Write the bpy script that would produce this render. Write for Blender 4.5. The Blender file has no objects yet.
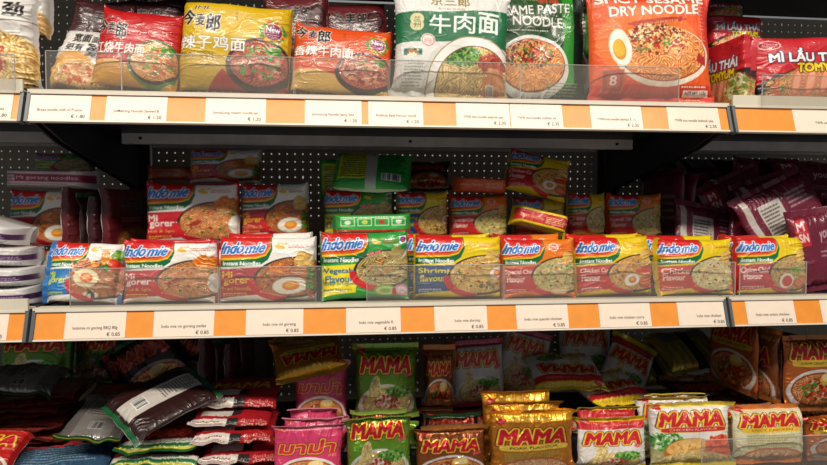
import bpy, math, random
import numpy as np
from mathutils import Vector, Matrix, Euler

# ------------------------------------------------------------------ camera, world, lights, exposure
C = bpy.context.scene.collection
sc = bpy.context.scene
EYE = 1.40                                  # eye level; the shelf run lies along +X, its fronts at Y = 0
FPX = 595.0
cam_d = bpy.data.cameras.new('camera')
cam = bpy.data.objects.new('camera', cam_d)
C.objects.link(cam)
cam.location = (0.428, -0.842, EYE)
cam.rotation_euler = (math.radians(90 - 2.07), 0, math.radians(-6.1))
cam_d.sensor_width = 36
cam_d.lens = FPX / 827 * 36
cam_d.clip_start = 0.01
sc.camera = cam
CM = Matrix.Translation(cam.location) @ cam.rotation_euler.to_matrix().to_4x4()

world = bpy.data.worlds.new('store_ambience')
sc.world = world
world.use_nodes = True
world.node_tree.nodes['Background'].inputs[0].default_value = (0.85, 0.9, 1.0, 1)
world.node_tree.nodes['Background'].inputs[1].default_value = 0.19

def area(name, loc, rot, sx, sy, power, col=(1, 1, 1)):
    d = bpy.data.lights.new(name, 'AREA')
    d.shape = 'RECTANGLE'; d.size = sx; d.size_y = sy; d.energy = power; d.color = col
    o = bpy.data.objects.new(name, d); C.objects.link(o)
    o.location = loc; o.rotation_euler = [math.radians(a) for a in rot]
    return o
area('aisle_lamp', (0.3, -1.65, 2.95), (46, 0, 0), 3.6, 0.16, 84, (1.0, 0.9, 0.78))
area('far_aisle_lamp', (0.5, 1.5, 2.6), (-10, 0, 0), 3.0, 0.3, 3, (0.75, 0.88, 1.0))
sc.view_settings.view_transform = 'Standard'
sc.view_settings.look = 'None'
sc.view_settings.exposure = 0.0
sc.view_settings.gamma = 1
sc.view_settings.use_curve_mapping = False

def at(px, py, Y):                          # the point at depth Y seen at a place in the photo
    d = CM.to_3x3() @ Vector(((px - 413.5) / FPX, -(py - 232.5) / FPX, -1.0))
    o = CM.translation
    return o + d * ((Y - o.y) / d.y)

# ------------------------------------------------------------------ materials
MATS = {}
def mat(name, col, rough=0.5, metal=0.0, coat=0.0, noise=0.0, nscale=40, bump=0.0, attr=False, spec=0.5):
    if name in MATS: return MATS[name]
    m = bpy.data.materials.new(name); m.use_nodes = True
    nt = m.node_tree; b = nt.nodes['Principled BSDF']
    b.inputs['Roughness'].default_value = rough
    b.inputs['Metallic'].default_value = metal
    b.inputs['Coat Weight'].default_value = coat
    b.inputs['Coat Roughness'].default_value = 0.1
    b.inputs['Specular IOR Level'].default_value = spec
    tc = nt.nodes.new('ShaderNodeTexCoord')
    nz = nt.nodes.new('ShaderNodeTexNoise'); nz.inputs['Scale'].default_value = nscale; nz.inputs['Detail'].default_value = 5
    nt.links.new(tc.outputs['Object'], nz.inputs['Vector'])
    if attr:
        a = nt.nodes.new('ShaderNodeAttribute'); a.attribute_name = 'Print'
        nt.links.new(a.outputs['Color'], b.inputs['Base Color'])
    else:
        r = nt.nodes.new('ShaderNodeValToRGB')
        c = np.array(col[:3])
        r.color_ramp.elements[0].position = 0.3; r.color_ramp.elements[1].position = 0.7
        r.color_ramp.elements[0].color = (*(c * (1 - noise)), 1)
        r.color_ramp.elements[1].color = (*np.minimum(c * (1 + noise), 1), 1)
        nt.links.new(nz.outputs['Fac'], r.inputs['Fac']); nt.links.new(r.outputs['Color'], b.inputs['Base Color'])
    if bump:
        bp = nt.nodes.new('ShaderNodeBump'); bp.inputs['Strength'].default_value = bump; bp.inputs['Distance'].default_value = 0.001
        nt.links.new(nz.outputs['Fac'], bp.inputs['Height']); nt.links.new(bp.outputs['Normal'], b.inputs['Normal'])
    MATS[name] = m
    return m
def hx(s):
    s = s.lstrip('#')
    if len(s) == 3: s = ''.join(c * 2 for c in s)
    return np.array([int(s[i:i + 2], 16) / 255 for i in (0, 2, 4)], np.float32)
def lin(c):
    c = np.asarray(c, np.float32)
    return np.where(c <= 0.04045, c / 12.92, ((c + 0.055) / 1.055) ** 2.4)
def L(s): return tuple(lin(hx(s)))

M_FILM = mat('printed_film', None, 0.36, 0.0, 0.35, nscale=220, bump=0.25, attr=True)
M_FOIL = mat('printed_foil', None, 0.30, 0.55, 0.2, nscale=220, bump=0.25, attr=True)
M_MATTE = mat('printed_matte_film', None, 0.5, 0.0, 0.1, nscale=220, bump=0.2, attr=True)
M_RAIL = mat('rail_plastic', L('#e6dfd0'), 0.35, noise=0.04)
M_RAILGREY = mat('rail_grey_plastic', L('#5a6063'), 0.35, noise=0.05)
M_ORANGE = mat('orange_card', L('#ef9530'), 0.5, coat=0.08, noise=0.06, nscale=60)
M_PAPER = mat('label_paper', L('#f4e2ce'), 0.55, coat=0.12, noise=0.02, nscale=90)
M_INK = mat('label_ink', L('#4a4644'), 0.6)
M_LIP = mat('cream_shelf_lip', L('#ddd5c0'), 0.4, noise=0.03)
M_DARK = mat('black_steel', L('#23252b'), 0.42, 0.2, noise=0.15, nscale=15)
M_BEAM = mat('brushed_beam', L('#ece2d6'), 0.4, 0.0, noise=0.1, nscale=30)
M_PANEL = mat('perforated_panel_paint', L('#b5a78f'), 0.55, noise=0.08, nscale=12)
M_FLOOR = mat('floor_tile', L('#8f8d88'), 0.3, noise=0.06, nscale=4)

def acrylic():
    m = bpy.data.materials.new('clear_scuffed_acrylic'); m.use_nodes = True
    nt = m.node_tree; nt.nodes.clear()
    out = nt.nodes.new('ShaderNodeOutputMaterial')
    tr = nt.nodes.new('ShaderNodeBsdfTransparent'); tr.inputs[0].default_value = (0.97, 0.97, 0.96, 1)
    df = nt.nodes.new('ShaderNodeBsdfDiffuse'); df.inputs[0].default_value = (0.6, 0.55, 0.48, 1)
    gl = nt.nodes.new('ShaderNodeBsdfGlossy'); gl.inputs['Roughness'].default_value = 0.12
    m1 = nt.nodes.new('ShaderNodeMixShader'); m2 = nt.nodes.new('ShaderNodeMixShader')
    tc = nt.nodes.new('ShaderNodeTexCoord'); nz = nt.nodes.new('ShaderNodeTexNoise'); nz.inputs['Scale'].default_value = 18
    mr = nt.nodes.new('ShaderNodeMapRange'); mr.inputs['To Min'].default_value = 0.05; mr.inputs['To Max'].default_value = 0.11
    nt.links.new(tc.outputs['Object'], nz.inputs['Vector']); nt.links.new(nz.outputs['Fac'], mr.inputs['Value'])
    nt.links.new(mr.outputs[0], m1.inputs[0]); nt.links.new(tr.outputs[0], m1.inputs[1]); nt.links.new(df.outputs[0], m1.inputs[2])
    m2.inputs[0].default_value = 0.05
    nt.links.new(m1.outputs[0], m2.inputs[1]); nt.links.new(gl.outputs[0], m2.inputs[2]); nt.links.new(m2.outputs[0], out.inputs[0])
    return m
M_ACR = acrylic()
M_ACR_EDGE = mat('acrylic_cut_edge', L('#b9b8ae'), 0.25, noise=0.05)

# ------------------------------------------------------------------ object helpers
def tag(o, label=None, cat=None, group=None, kind=None):
    for k, v in (('label', label), ('category', cat), ('group', group), ('kind', kind)):
        if v: o[k] = v
    return o
def link(name, me, parent=None, loc=None):
    o = bpy.data.objects.new(name, me); C.objects.link(o)
    if parent: o.parent = parent
    if loc is not None: o.location = loc
    return o
class MB:                                    # collects faces with material slots into one mesh
    def __init__(s): s.v = []; s.f = []; s.m = []; s.mats = []
    def slot(s, m):
        if m not in s.mats: s.mats.append(m)
        return s.mats.index(m)
    def faces(s, vs, fs, m):
        k = len(s.v); i = s.slot(m)
        s.v += [tuple(x) for x in vs]
        for f in fs: s.f.append([a + k for a in f]); s.m.append(i)
    def box(s, x0, x1, y0, y1, z0, z1, m, R=None):
        vs = [(x, y, z) for x in (x0, x1) for y in (y0, y1) for z in (z0, z1)]
        if R is not None: vs = [tuple(R @ Vector(v)) for v in vs]
        s.faces(vs, [(0, 1, 3, 2), (4, 6, 7, 5), (0, 4, 5, 1), (2, 3, 7, 6), (0, 2, 6, 4), (1, 5, 7, 3)], m)
    def prism(s, pts, x0, x1, m):            # outline in (Y, Z) pushed along X
        n = len(pts)
        s.faces([(x0, *p) for p in pts] + [(x1, *p) for p in pts],
                [tuple(range(n)), tuple(range(2 * n - 1, n - 1, -1))] + [(i, i + n, (i + 1) % n + n, (i + 1) % n) for i in range(n)], m)
    def cyl(s, c, r, d, m, n=12):            # short cylinder facing -Y
        a = [(math.cos(2 * math.pi * i / n) * r, math.sin(2 * math.pi * i / n) * r) for i in range(n)]
        s.faces([(c[0] + p, c[1], c[2] + q) for p, q in a] + [(c[0] + p, c[1] + d, c[2] + q) for p, q in a],
                [tuple(range(n)), tuple(range(2 * n - 1, n - 1, -1))] + [(i, (i + 1) % n, (i + 1) % n + n, i + n) for i in range(n)], m)
    def build(s, name, parent=None, loc=None):
        me = bpy.data.meshes.new(name); me.from_pydata(s.v, [], s.f)
        for m in s.mats: me.materials.append(m)
        me.polygons.foreach_set('material_index', s.m); me.validate(); me.update()
        return link(name, me, parent, loc)

# ------------------------------------------------------------------ lettering: outlines of the built-in font as triangles
TXT = {}
def glyphs(s, bold=0.0):
    key = (s, round(bold, 3))
    if key in TXT: return TXT[key]
    cu = bpy.data.curves.new('t', 'FONT'); cu.body = s; cu.size = 1; cu.offset = bold; cu.resolution_u = 3; cu.fill_mode = 'FRONT'
    o = bpy.data.objects.new('t', cu); C.objects.link(o)
    bpy.context.view_layer.update()
    me = bpy.data.meshes.new_from_object(o.evaluated_get(bpy.context.evaluated_depsgraph_get()))
    n = len(me.vertices); co = np.zeros(n * 3, np.float32); me.vertices.foreach_get('co', co)
    me.calc_loop_triangles(); t = np.zeros(len(me.loop_triangles) * 3, np.int32); me.loop_triangles.foreach_get('vertices', t)
    bpy.data.objects.remove(o); bpy.data.curves.remove(cu); bpy.data.meshes.remove(me)
    TXT[key] = (co.reshape(-1, 3)[:, :2].copy(), t.reshape(-1, 3).copy())
    return TXT[key]

# ------------------------------------------------------------------ noise
def vnoise(x, y, seed):
    r = np.random.RandomState(seed & 0x7fffffff).rand(64, 64).astype(np.float32)
    xi = np.floor(x).astype(int); yi = np.floor(y).astype(int); fx = x - xi; fy = y - yi
    fx = fx * fx * (3 - 2 * fx); fy = fy * fy * (3 - 2 * fy)
    a = r[xi % 64, yi % 64]; b = r[(xi + 1) % 64, yi % 64]; c = r[xi % 64, (yi + 1) % 64]; d = r[(xi + 1) % 64, (yi + 1) % 64]
    return (a * (1 - fx) + b * fx) * (1 - fy) + (c * (1 - fx) + d * fx) * fy
def ridge(x, y, seed, p=3): return (1 - np.abs(2 * vnoise(x, y, seed) - 1)) ** p

# ------------------------------------------------------------------ the printed artwork of a wrapper, drawn as colours on a fine grid
class Art:
    R = 2.8                                  # samples per mm
    def __init__(s, w, h, bg):
        s.w, s.h = w, h; s.nx, s.ny = int(w * s.R), int(h * s.R)
        s.a = np.empty((s.ny, s.nx, 3), np.float32); s.a[:] = hx(bg)
        s.U, s.V = np.meshgrid((np.arange(s.nx) + .5) / s.nx, (np.arange(s.ny) + .5) / s.ny)
        s.rs = random.Random(int(w * 7 + h))
    def put(s, m, c, al=1.0):
        if isinstance(c, str): c = hx(c)
        if al >= 1 or m.dtype != bool:
            if m.dtype == bool: s.a[m] = c if c.ndim == 1 else c[m]
            else: s.a[:] = s.a * (1 - m[..., None] * al) + c * m[..., None] * al
        else: s.a[m] = s.a[m] * (1 - al) + (c if c.ndim == 1 else c[m]) * al
    def rect(s, u0, v0, u1, v1, c, al=1.0): s.put((s.U >= u0) & (s.U < u1) & (s.V >= v0) & (s.V < v1), c, al)
    def pmask(s, pts):
        m = np.zeros((s.ny, s.nx), bool)
        for (x0, y0), (x1, y1) in zip(pts, pts[1:] + pts[:1]):
            if y0 == y1: continue
            lo, hi = min(y0, y1), max(y0, y1)
            vy = (np.arange(s.ny) + .5) / s.ny
            k = np.where((vy >= lo) & (vy < hi))[0]
            if not len(k): continue
            xc = x0 + (vy[k] - y0) * (x1 - x0) / (y1 - y0)
            m[k] ^= s.U[k] > xc[:, None]
        return m
    def poly(s, pts, c, al=1.0): s.put(s.pmask(pts), c, al)
    def emask(s, u, v, ru, rv, rot=0, p=2.0):
        a = math.radians(rot); dx = (s.U - u) * s.w; dy = (s.V - v) * s.h
        x = dx * math.cos(a) + dy * math.sin(a); y = -dx * math.sin(a) + dy * math.cos(a)
        return np.abs(x / (ru * s.w)) ** p + np.abs(y / (rv * s.h)) ** p < 1
    def ell(s, u, v, ru, rv, c, rot=0, al=1.0, p=2.0): s.put(s.emask(u, v, ru, rv, rot, p), c, al)
    def line(s, pts, wmm, c, al=1.0):
        for (x0, y0), (x1, y1) in zip(pts, pts[1:]):
            ax, ay, bx, by = x0 * s.w, y0 * s.h, x1 * s.w, y1 * s.h
            X = s.U * s.w; Y = s.V * s.h; L2 = (bx - ax) ** 2 + (by - ay) ** 2 + 1e-9
            t = np.clip(((X - ax) * (bx - ax) + (Y - ay) * (by - ay)) / L2, 0, 1)
            s.put((X - ax - t * (bx - ax)) ** 2 + (Y - ay - t * (by - ay)) ** 2 < (wmm / 2) ** 2, c, al)
    def _tmask(s, P, T):                     # pixels covered by a set of triangles
        P = P * [s.nx, s.ny]; M = np.zeros((s.ny, s.nx), bool)
        for t in T:
            a, b, d = P[t[0]], P[t[1]], P[t[2]]
            x0 = max(int(min(a[0], b[0], d[0])), 0); x1 = min(int(max(a[0], b[0], d[0])) + 2, s.nx)
            y0 = max(int(min(a[1], b[1], d[1])), 0); y1 = min(int(max(a[1], b[1], d[1])) + 2, s.ny)
            if x1 <= x0 or y1 <= y0: continue
            X = np.arange(x0, x1) + .5; Y = (np.arange(y0, y1) + .5)[:, None]
            e = lambda p, q: (q[0] - p[0]) * (Y - p[1]) - (q[1] - p[1]) * (X - p[0])
            e1, e2, e3 = e(a, b), e(b, d), e(d, a)
            M[y0:y1, x0:x1] |= ((e1 >= 0) & (e2 >= 0) & (e3 >= 0)) | ((e1 <= 0) & (e2 <= 0) & (e3 <= 0))
        return M
    def _grow(s, M, r):                      # the same shape with a rim of r samples
        if r < .5: return M
        o = M.copy(); k = int(math.ceil(r))
        for dy in range(-k, k + 1):
            for dx in range(-k, k + 1):
                if dx * dx + dy * dy <= r * r + .3:
                    o[max(dy, 0):s.ny + min(dy, 0), max(dx, 0):s.nx + min(dx, 0)] |= M[max(-dy, 0):s.ny + min(-dy, 0), max(-dx, 0):s.nx + min(-dx, 0)]
        return o
    def text(s, t, u0, v0, u1, v1, c, out=None, ow=0.05, bold=0.0, slant=0.0, arch=0.0, rise=0.0, out2=None):
        P, T = glyphs(t, 0.0)
        if not len(P): return
        mn, mx = P.min(0), P.max(0); q = (P - mn) / np.maximum(mx - mn, 1e-6)
        em = (v1 - v0) * s.ny / max(mx[1] - mn[1], .5)
        x = q[:, 0] + slant * (q[:, 1] - .5) * (v1 - v0) * s.h / ((u1 - u0) * s.w)
        y = v0 + q[:, 1] * (v1 - v0) + arch * (1 - (2 * q[:, 0] - 1) ** 2) + rise * (q[:, 0] - .5)
        M = s._tmask(np.stack([u0 + x * (u1 - u0), y], 1), T)
        if out2: s.a[s._grow(M, (bold + 1.6 * ow) * em)] = hx(out2)
        if out: s.a[s._grow(M, (bold + ow) * em)] = hx(out)
        s.a[s._grow(M, bold * em)] = hx(c)
    def cn(s, mask, cols, scale=1.0, seed=1):          # noodles: winding strands in three tones
        X = s.U * s.w; Y = s.V * s.h
        n1 = vnoise(X / 14 + 3, Y / 14 + 7, seed); n2 = vnoise(X / 6, Y / 6, seed + 1); pch = vnoise(X / 9, Y / 9, seed + 2)
        ang = n1 * 7; k = 2 * math.pi / (2.6 * scale)
        w1 = np.sin((X * np.cos(1.1) + Y * np.sin(1.1)) * k + n2 * 9 + n1 * 6)
        w2 = np.sin((X * np.cos(2.3) + Y * np.sin(2.3)) * k + n2 * 8 - n1 * 7)
        w3 = np.sin((X * np.cos(0.2) + Y * np.sin(0.2)) * k * 1.1 + n1 * 12 + n2 * 5)
        w = np.where(pch > .58, w1, np.where(pch < .42, w2, w3))
        t = (.5 + .5 * w) ** .75; c0, c1, c2 = [hx(c) for c in cols]
        col = np.where(t[..., None] < .4, c0 + (c1 - c0) * (t[..., None] / .4), c1 + (c2 - c1) * ((t[..., None] - .4) / .6))
        col = col * (.82 + .3 * vnoise(X / 4, Y / 4, seed + 4))[..., None]
        s.put(mask, np.clip(col, 0, 1).astype(np.float32))
    def bits(s, u, v, ru, rv, cols, n, size, seed=1, mask=None):
        r = random.Random(seed)
        for i in range(n):
            a = r.random() * 6.283; q = math.sqrt(r.random())
            x = u + ru * q * math.cos(a); y = v + rv * q * math.sin(a); z = size * (.5 + r.random())
            m = s.emask(x, y, z / s.w, z * (.5 + .5 * r.random()) / s.h, r.random() * 180)
            if mask is not None: m &= mask
            s.put(m, r.choice(cols))
    def egg(s, u, v, r, rot=0, yolk='#f08a1e', white='#f4f0e2', squash=.8):
        k = s.w / s.h
        s.ell(u, v, r, r * k * squash, '#cfc6ae', rot); s.ell(u, v, r * .94, r * k * squash * .94, white, rot)
        s.ell(u + r * .05, v, r * .5, r * k * squash * .52, yolk, rot); s.ell(u + r * .02, v + r * .1, r * .3, r * k * squash * .3, '#f7b348', rot)
    def lines(s, u0, v0, u1, v1, n, c, seed=3, h=.45):  # small print
        r = random.Random(seed); dv = (v1 - v0) / n
        for i in range(n):
            x = u0
            e = u1 - r.random() * (u1 - u0) * .25
            while x < e:
                w = (.01 + r.random() * .035) * 100 / s.w
                s.rect(x, v0 + i * dv, min(x + w, e), v0 + (i + h) * dv, c); x += w + .9 / s.w
    def barcode(s, u0, v0, u1, v1, seed=5):
        s.rect(u0, v0, u1, v1, '#f4f2ee'); r = random.Random(seed); x = u0 + .01
        while x < u1 - .01:
            w = r.choice([.5, .5, 1, 1.4]) / s.w; s.rect(x, v0 + .01, x + w, v1 - .01, '#222222'); x += w + r.choice([.5, .8, 1.2]) / s.w
    def sample(s, nx, ny):                   # colours at a grid of vertices, averaged over each cell
        if nx * 1.6 > s.nx: off = [0]
        elif nx * 3.2 > s.nx: off = [-.25, .25]
        else: off = [-.375, -.125, .125, .375]
        acc = 0
        for a in off:
            for b in off:
                x = np.clip(((np.arange(nx) + a) / (nx - 1)) * s.nx - .5, 0, s.nx - 1.001); y = np.clip(((np.arange(ny) + b) / (ny - 1)) * s.ny - .5, 0, s.ny - 1.001)
                xi = x.astype(int); yi = y.astype(int); fx = (x - xi)[None, :, None]; fy = (y - yi)[:, None, None]
                A = s.a[yi][:, xi]; B = s.a[yi][:, xi + 1]; D = s.a[yi + 1][:, xi]; E = s.a[yi + 1][:, xi + 1]
                acc = acc + (A * (1 - fx) + B * fx) * (1 - fy) + (D * (1 - fx) + E * fx) * fy
        return lin(np.clip(acc / len(off) ** 2, 0, 1))
# ------------------------------------------------------------------ wrapper designs
def indo(bg='#f2efe8', seal=None, panel='#b5202a', t1='Mi', t2='goreng', t3='', tc='#f6c32a', nood=('#5a2410', '#b8602a', '#e8a45c'),
         extra=None, bottom=None, ts=None, bowl='#1c1a1a', fork='#e8b64a', sm='#f3d24a', bw=(.73, .36, .35, .32), ph=.47):
    a = Art(140, 102, bg)
    if bottom: a.rect(0, 0, 1, .12, bottom)
    a.poly([(0.0, .5), (.44, .53), (.40, .10), (.0, .05)], panel)
    a.text(t1, .085, ph - .10, .085 + (.048 * len(t1) if not ts else ts[0] - .085), ph, tc, bold=.035)
    if t2: a.text(t2, .10, ph - .215, .40 if not ts else ts[1], ph - .115, tc, bold=.035)
    if t3: a.text(t3, .085, ph - .30, .38, ph - .235, sm, bold=.03)
    a.lines(.09, .09, .34, .15, 2, sm if not ts else '#f4f0e8')
    a.poly([(.0, 1), (.54, 1), (.55, .80), (.51, .65), (.44, .57), (.0, .525)], '#126b3a')
    a.poly([(.0, 1), (.53, 1), (.535, .83), (.49, .71), (.40, .665), (.0, .635)], '#f4c81e')
    a.poly([(.0, 1), (.53, 1), (.53, .845), (.485, .735), (.39, .69), (.0, .67)], '#e8641c')
    a.poly([(.0, 1), (.525, 1), (.525, .87), (.475, .765), (.38, .72), (.0, .705)], '#d2231f')
    if seal: a.rect(0, 0, .07, 1, seal); a.rect(.945, 0, 1, 1, seal)
    else: a.rect(0, .0, .05, 1, bg)
    for t, x0, x1, y0, y1 in (('Indo', .085, .29, .745, .92), ('mie', .315, .485, .76, .915)):
        a.text(t, x0, y0, x1, y1, '#2273c8', out='#f6f6f6', ow=.05, bold=.03, slant=.35, rise=.02)
    a.text('Instant Noodles', .09, .565, .44, .625, '#f4f4f0', bold=.035)
    bu, bv, bx, by = bw
    a.ell(bu, bv, bx + .008, by + .01, bowl, 8); a.ell(bu, bv + .01, bx, by, '#3a2a20', 8)
    m = a.emask(bu + .005, bv + .01, bx - .014, by - .02, 8); a.cn(m, nood, 1.0, 11)
    a.bits(bu, bv + .02, bx * .8, by * .7, ['#8a2a14', '#2f6a24', '#e0902c', '#c8481c', nood[2], nood[0]], 70, 1.6, 3, m)
    m = a.emask(.85, .63, .10, .11, 20) | a.emask(.83, .70, .06, .08, 0); a.cn(m, nood if not fork else ('#a86a18', fork, '#f6dc90'), .8, 5)
    for d in (0, .016, .032): a.line([(.88 + d, .60 + d), (.95 + d * .6, .75 + d)], .9, '#d9d8d4')
    rm = a.emask(bu - .02, bv - .02, bx + .03, by + .02, 8) & ~a.emask(bu, bv + .03, bx - .01, by - .005, 8) & (a.U < bu - .06) & (a.V < bv - .02)
    a.put(rm, '#cf2026'); a.text('JOGO GARANTI', bu - .29, .085, bu - .05, .115, '#f6eeee', bold=.02, rise=-.10)
    a.text('Indo noodles', .60, .885, .70, .925, '#d99a1e', bold=.02); a.ell(.62, .85, .05, .03, '#eebc3c', -15)
    a.lines(.70, .84, .90, .90, 2, '#c8452e', 8, .4)
    if extra: extra(a)
    return a
def x_egg(a):
    a.egg(.715, .235, .165, 5, squash=.62); a.bits(.91, .32, .05, .17, ['#2f6a24', '#4c8a2e', '#1f4f1c', '#5fa038'], 60, 2.2, 5)
    a.bits(.62, .52, .10, .07, ['#e8801c', '#d8641a', '#f0a03c'], 40, 2, 6); a.bits(.90, .12, .04, .05, ['#c23018'], 8, 2, 6)
def x_bbq(a):
    a.bits(.56, .56, .19, .13, ['#e07a1c', '#c85a14', '#f0a040', '#a83c10'], 120, 2.4, 5); a.bits(.42, .36, .06, .14, ['#c85a14', '#a83c10', '#e07a1c'], 40, 2.2, 5)
    a.egg(.57, .38, .155, -10, yolk='#ee5a1c', squash=.72, white='#f2e6b0')
    a.bits(.77, .74, .05, .14, ['#e07a1c', '#f09a38', '#f0b04c'], 60, 2.6, 7); a.ell(.89, .60, .07, .10, '#c22a14', 20); a.ell(.87, .64, .06, .07, '#e2452a', -20)
    a.bits(.91, .78, .07, .07, ['#5a9a2e', '#86b848', '#3c7a22'], 50, 2.8, 9); a.bits(.76, .56, .07, .06, ['#3c6a22', '#5a8a2e'], 40, 2, 9)
    a.text('GARIS NILAI', .30, .17, .44, .21, '#f6eeee', rise=-.12, bold=.02); a.bits(.66, .12, .10, .04, ['#e8e0d0', '#3a2a20'], 8, 4, 3)
def x_pedas(a):
    a.ell(.95, .32, .08, .16, '#ded9ca'); a.ell(.95, .32, .073, .15, '#efece2'); a.bits(.85, .66, .11, .10, ['#e87a1a', '#f0962c', '#d8601a'], 110, 2, 5)
    a.ell(.55, .33, .07, .035, '#9a2a18', 25); a.poly([(0, .97), (.5, .975), (1, .95), (1, 1), (0, 1)], '#c8202a')
def x_veg(a):
    a.rect(.86, .82, .93, .93, '#f0f0f4'); a.ell(.895, .875, .03, .045, '#3a3a98'); a.ell(.895, .875, .017, .025, '#d83a3a')
    a.text('with veg', .52, .66, .66, .71, '#f4f0f0', out='#c8202a', ow=.12, bold=.02, rise=.05)
    a.ell(.70, .12, .12, .09, '#7fb04a'); a.ell(.70, .12, .095, .065, '#c8dc8c'); a.ell(.70, .12, .055, .035, '#8cbc58'); a.ell(.87, .13, .09, .08, '#d890a4'); a.ell(.87, .13, .06, .05, '#f0d6dc')
    a.ell(.79, .10, .02, .06, '#c22a20'); a.rect(.0, 0, 1, .05, '#1f8a3a'); a.text('Saveur de Légumes', .085, .20, .42, .26, '#2a5a9c', bold=.01); a.text('Rasa Sayuran', .085, .12, .36, .17, '#2a5a9c', bold=.01)
def x_shrimp(a):
    a.egg(.89, .40, .085, 30, yolk='#e8602a'); a.ell(.94, .66, .03, .05, '#c22a24'); a.bits(.8, .2, .1, .06, ['#5a4a20', '#8a7430'], 24, 2, 3)
def x_curry(a):
    a.egg(.66, .25, .10, 20, yolk='#e0702a'); a.ell(.87, .22, .13, .11, '#b8481c', 20); a.ell(.86, .24, .11, .08, '#d8743a', 20); a.ell(.88, .44, .11, .07, '#c8401c', 10); a.ell(.76, .40, .05, .04, '#d83a20')
def x_special(a):
    a.ell(.72, .08, .10, .06, '#e8c08c'); a.ell(.72, .08, .08, .04, '#f4dcb4'); a.ell(.66, .86, .06, .075, '#f6c8b8'); a.ell(.66, .86, .045, .055, '#e85a3a'); a.lines(.62, .83, .72, .89, 2, '#f8e8e0')
    a.bits(.73, .4, .25, .2, ['#5a8a34', '#e8d8a0', '#a8b060', '#d88850'], 60, 2, 9)
def x_chick(a):
    a.ell(.95, .44, .055, .12, '#f0eee2', -15); a.ell(.955, .44, .032, .07, '#f0a01e', -15); a.ell(.93, .23, .06, .12, '#f0b42c'); a.ell(.93, .12, .06, .08, '#e2481c'); a.bits(.93, .1, .04, .06, ['#f06a2c', '#c8301c'], 20, 2, 3)
def x_onion(a):
    a.ell(.62, .22, .10, .13, '#f4eee4', 35); a.ell(.63, .21, .07, .10, '#d84038', 35); a.ell(.86, .19, .14, .11, '#b8501f', 15); a.ell(.86, .21, .12, .08, '#d88048', 15); a.bits(.76, .42, .10, .07, ['#a8c83c', '#7fae34'], 40, 1.8, 3)

def jml(bg, title, flav, bowlc, dish, low=None, new=False, dv=0.0):
    a = Art(180, 145, bg)
    if low: a.poly([(0, 0), (1, 0), (1, .26), (.55, .18), (.3, .30), (0, .28)], low)
    if new and not low: a.poly([(.30, 0), (1, 0), (1, .1), (.55, .1), (.42, .22)], '#a8241c')
    a.ell(.72, .29, .275, .30, bowlc); a.ell(.72, .30, .255, .275, '#2c1410'); m = a.emask(.72, .31, .24, .25); a.cn(m, dish[:3], 1.3, 17)
    a.bits(.72, .32, .2, .2, list(dish[3:]), 200, 3.0, 4, m); a.bits(.84, .46, .06, .04, ['#5a9a3a', '#3c7a28'], 20, 3, 8); a.bits(.6, .4, .2, .1, ['#5a9a3a', '#f0d8c0'], 16, 2, 9, m)
    D = '#121212'; W_ = '#f8f6f0'
    a.text('JML', .15, .875 + dv, .30, .93 + dv, D, out=W_, ow=.03, bold=.03, slant=.2)
    a.text('今', .06, .70 + dv, .17, .87 + dv, D, out=W_, ow=.03, bold=.03, slant=.1)
    a.text('麦', .18, .69 + dv, .26, .83 + dv, D, out=W_, ow=.03, bold=.03); a.text('郎', .27, .63 + dv, .38, .84 + dv, D, out=W_, ow=.03, bold=.03)
    a.text(title, .06, .43 + dv, .60, .58 + dv, '#f4f2ee', out='#4a3c2c', ow=.02, bold=.02)
    a.text('INSTANT NOODLE', .07, .37 + dv, .34, .405 + dv, '#2c2018' if bg == '#cda80f' else '#f6e8d8', bold=.03)
    a.text(flav, .07, .325 + dv, .40, .355 + dv, '#3c3020' if bg == '#cda80f' else '#f6e0c8')
    a.text('金牌', .50, .78, .52, .90, '#3a2c12')
    if new:
        a.ell(.82, .68 + dv, .10, .135, '#4a8a34'); a.bits(.82, .68 + dv, .1, .135, ['#e8a020', '#4a8a34', '#d84820'], 60, 3, 2)
        a.ell(.82, .68 + dv, .078, .105, '#e8b83a'); a.ell(.82, .68 + dv, .07, .095, '#7a1c50'); a.text('New', .765, .675 + dv, .875, .74 + dv, '#f8f2f4', bold=.03); a.lines(.77, .62 + dv, .87, .66 + dv, 2, '#f0c8d8')
    return a
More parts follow.
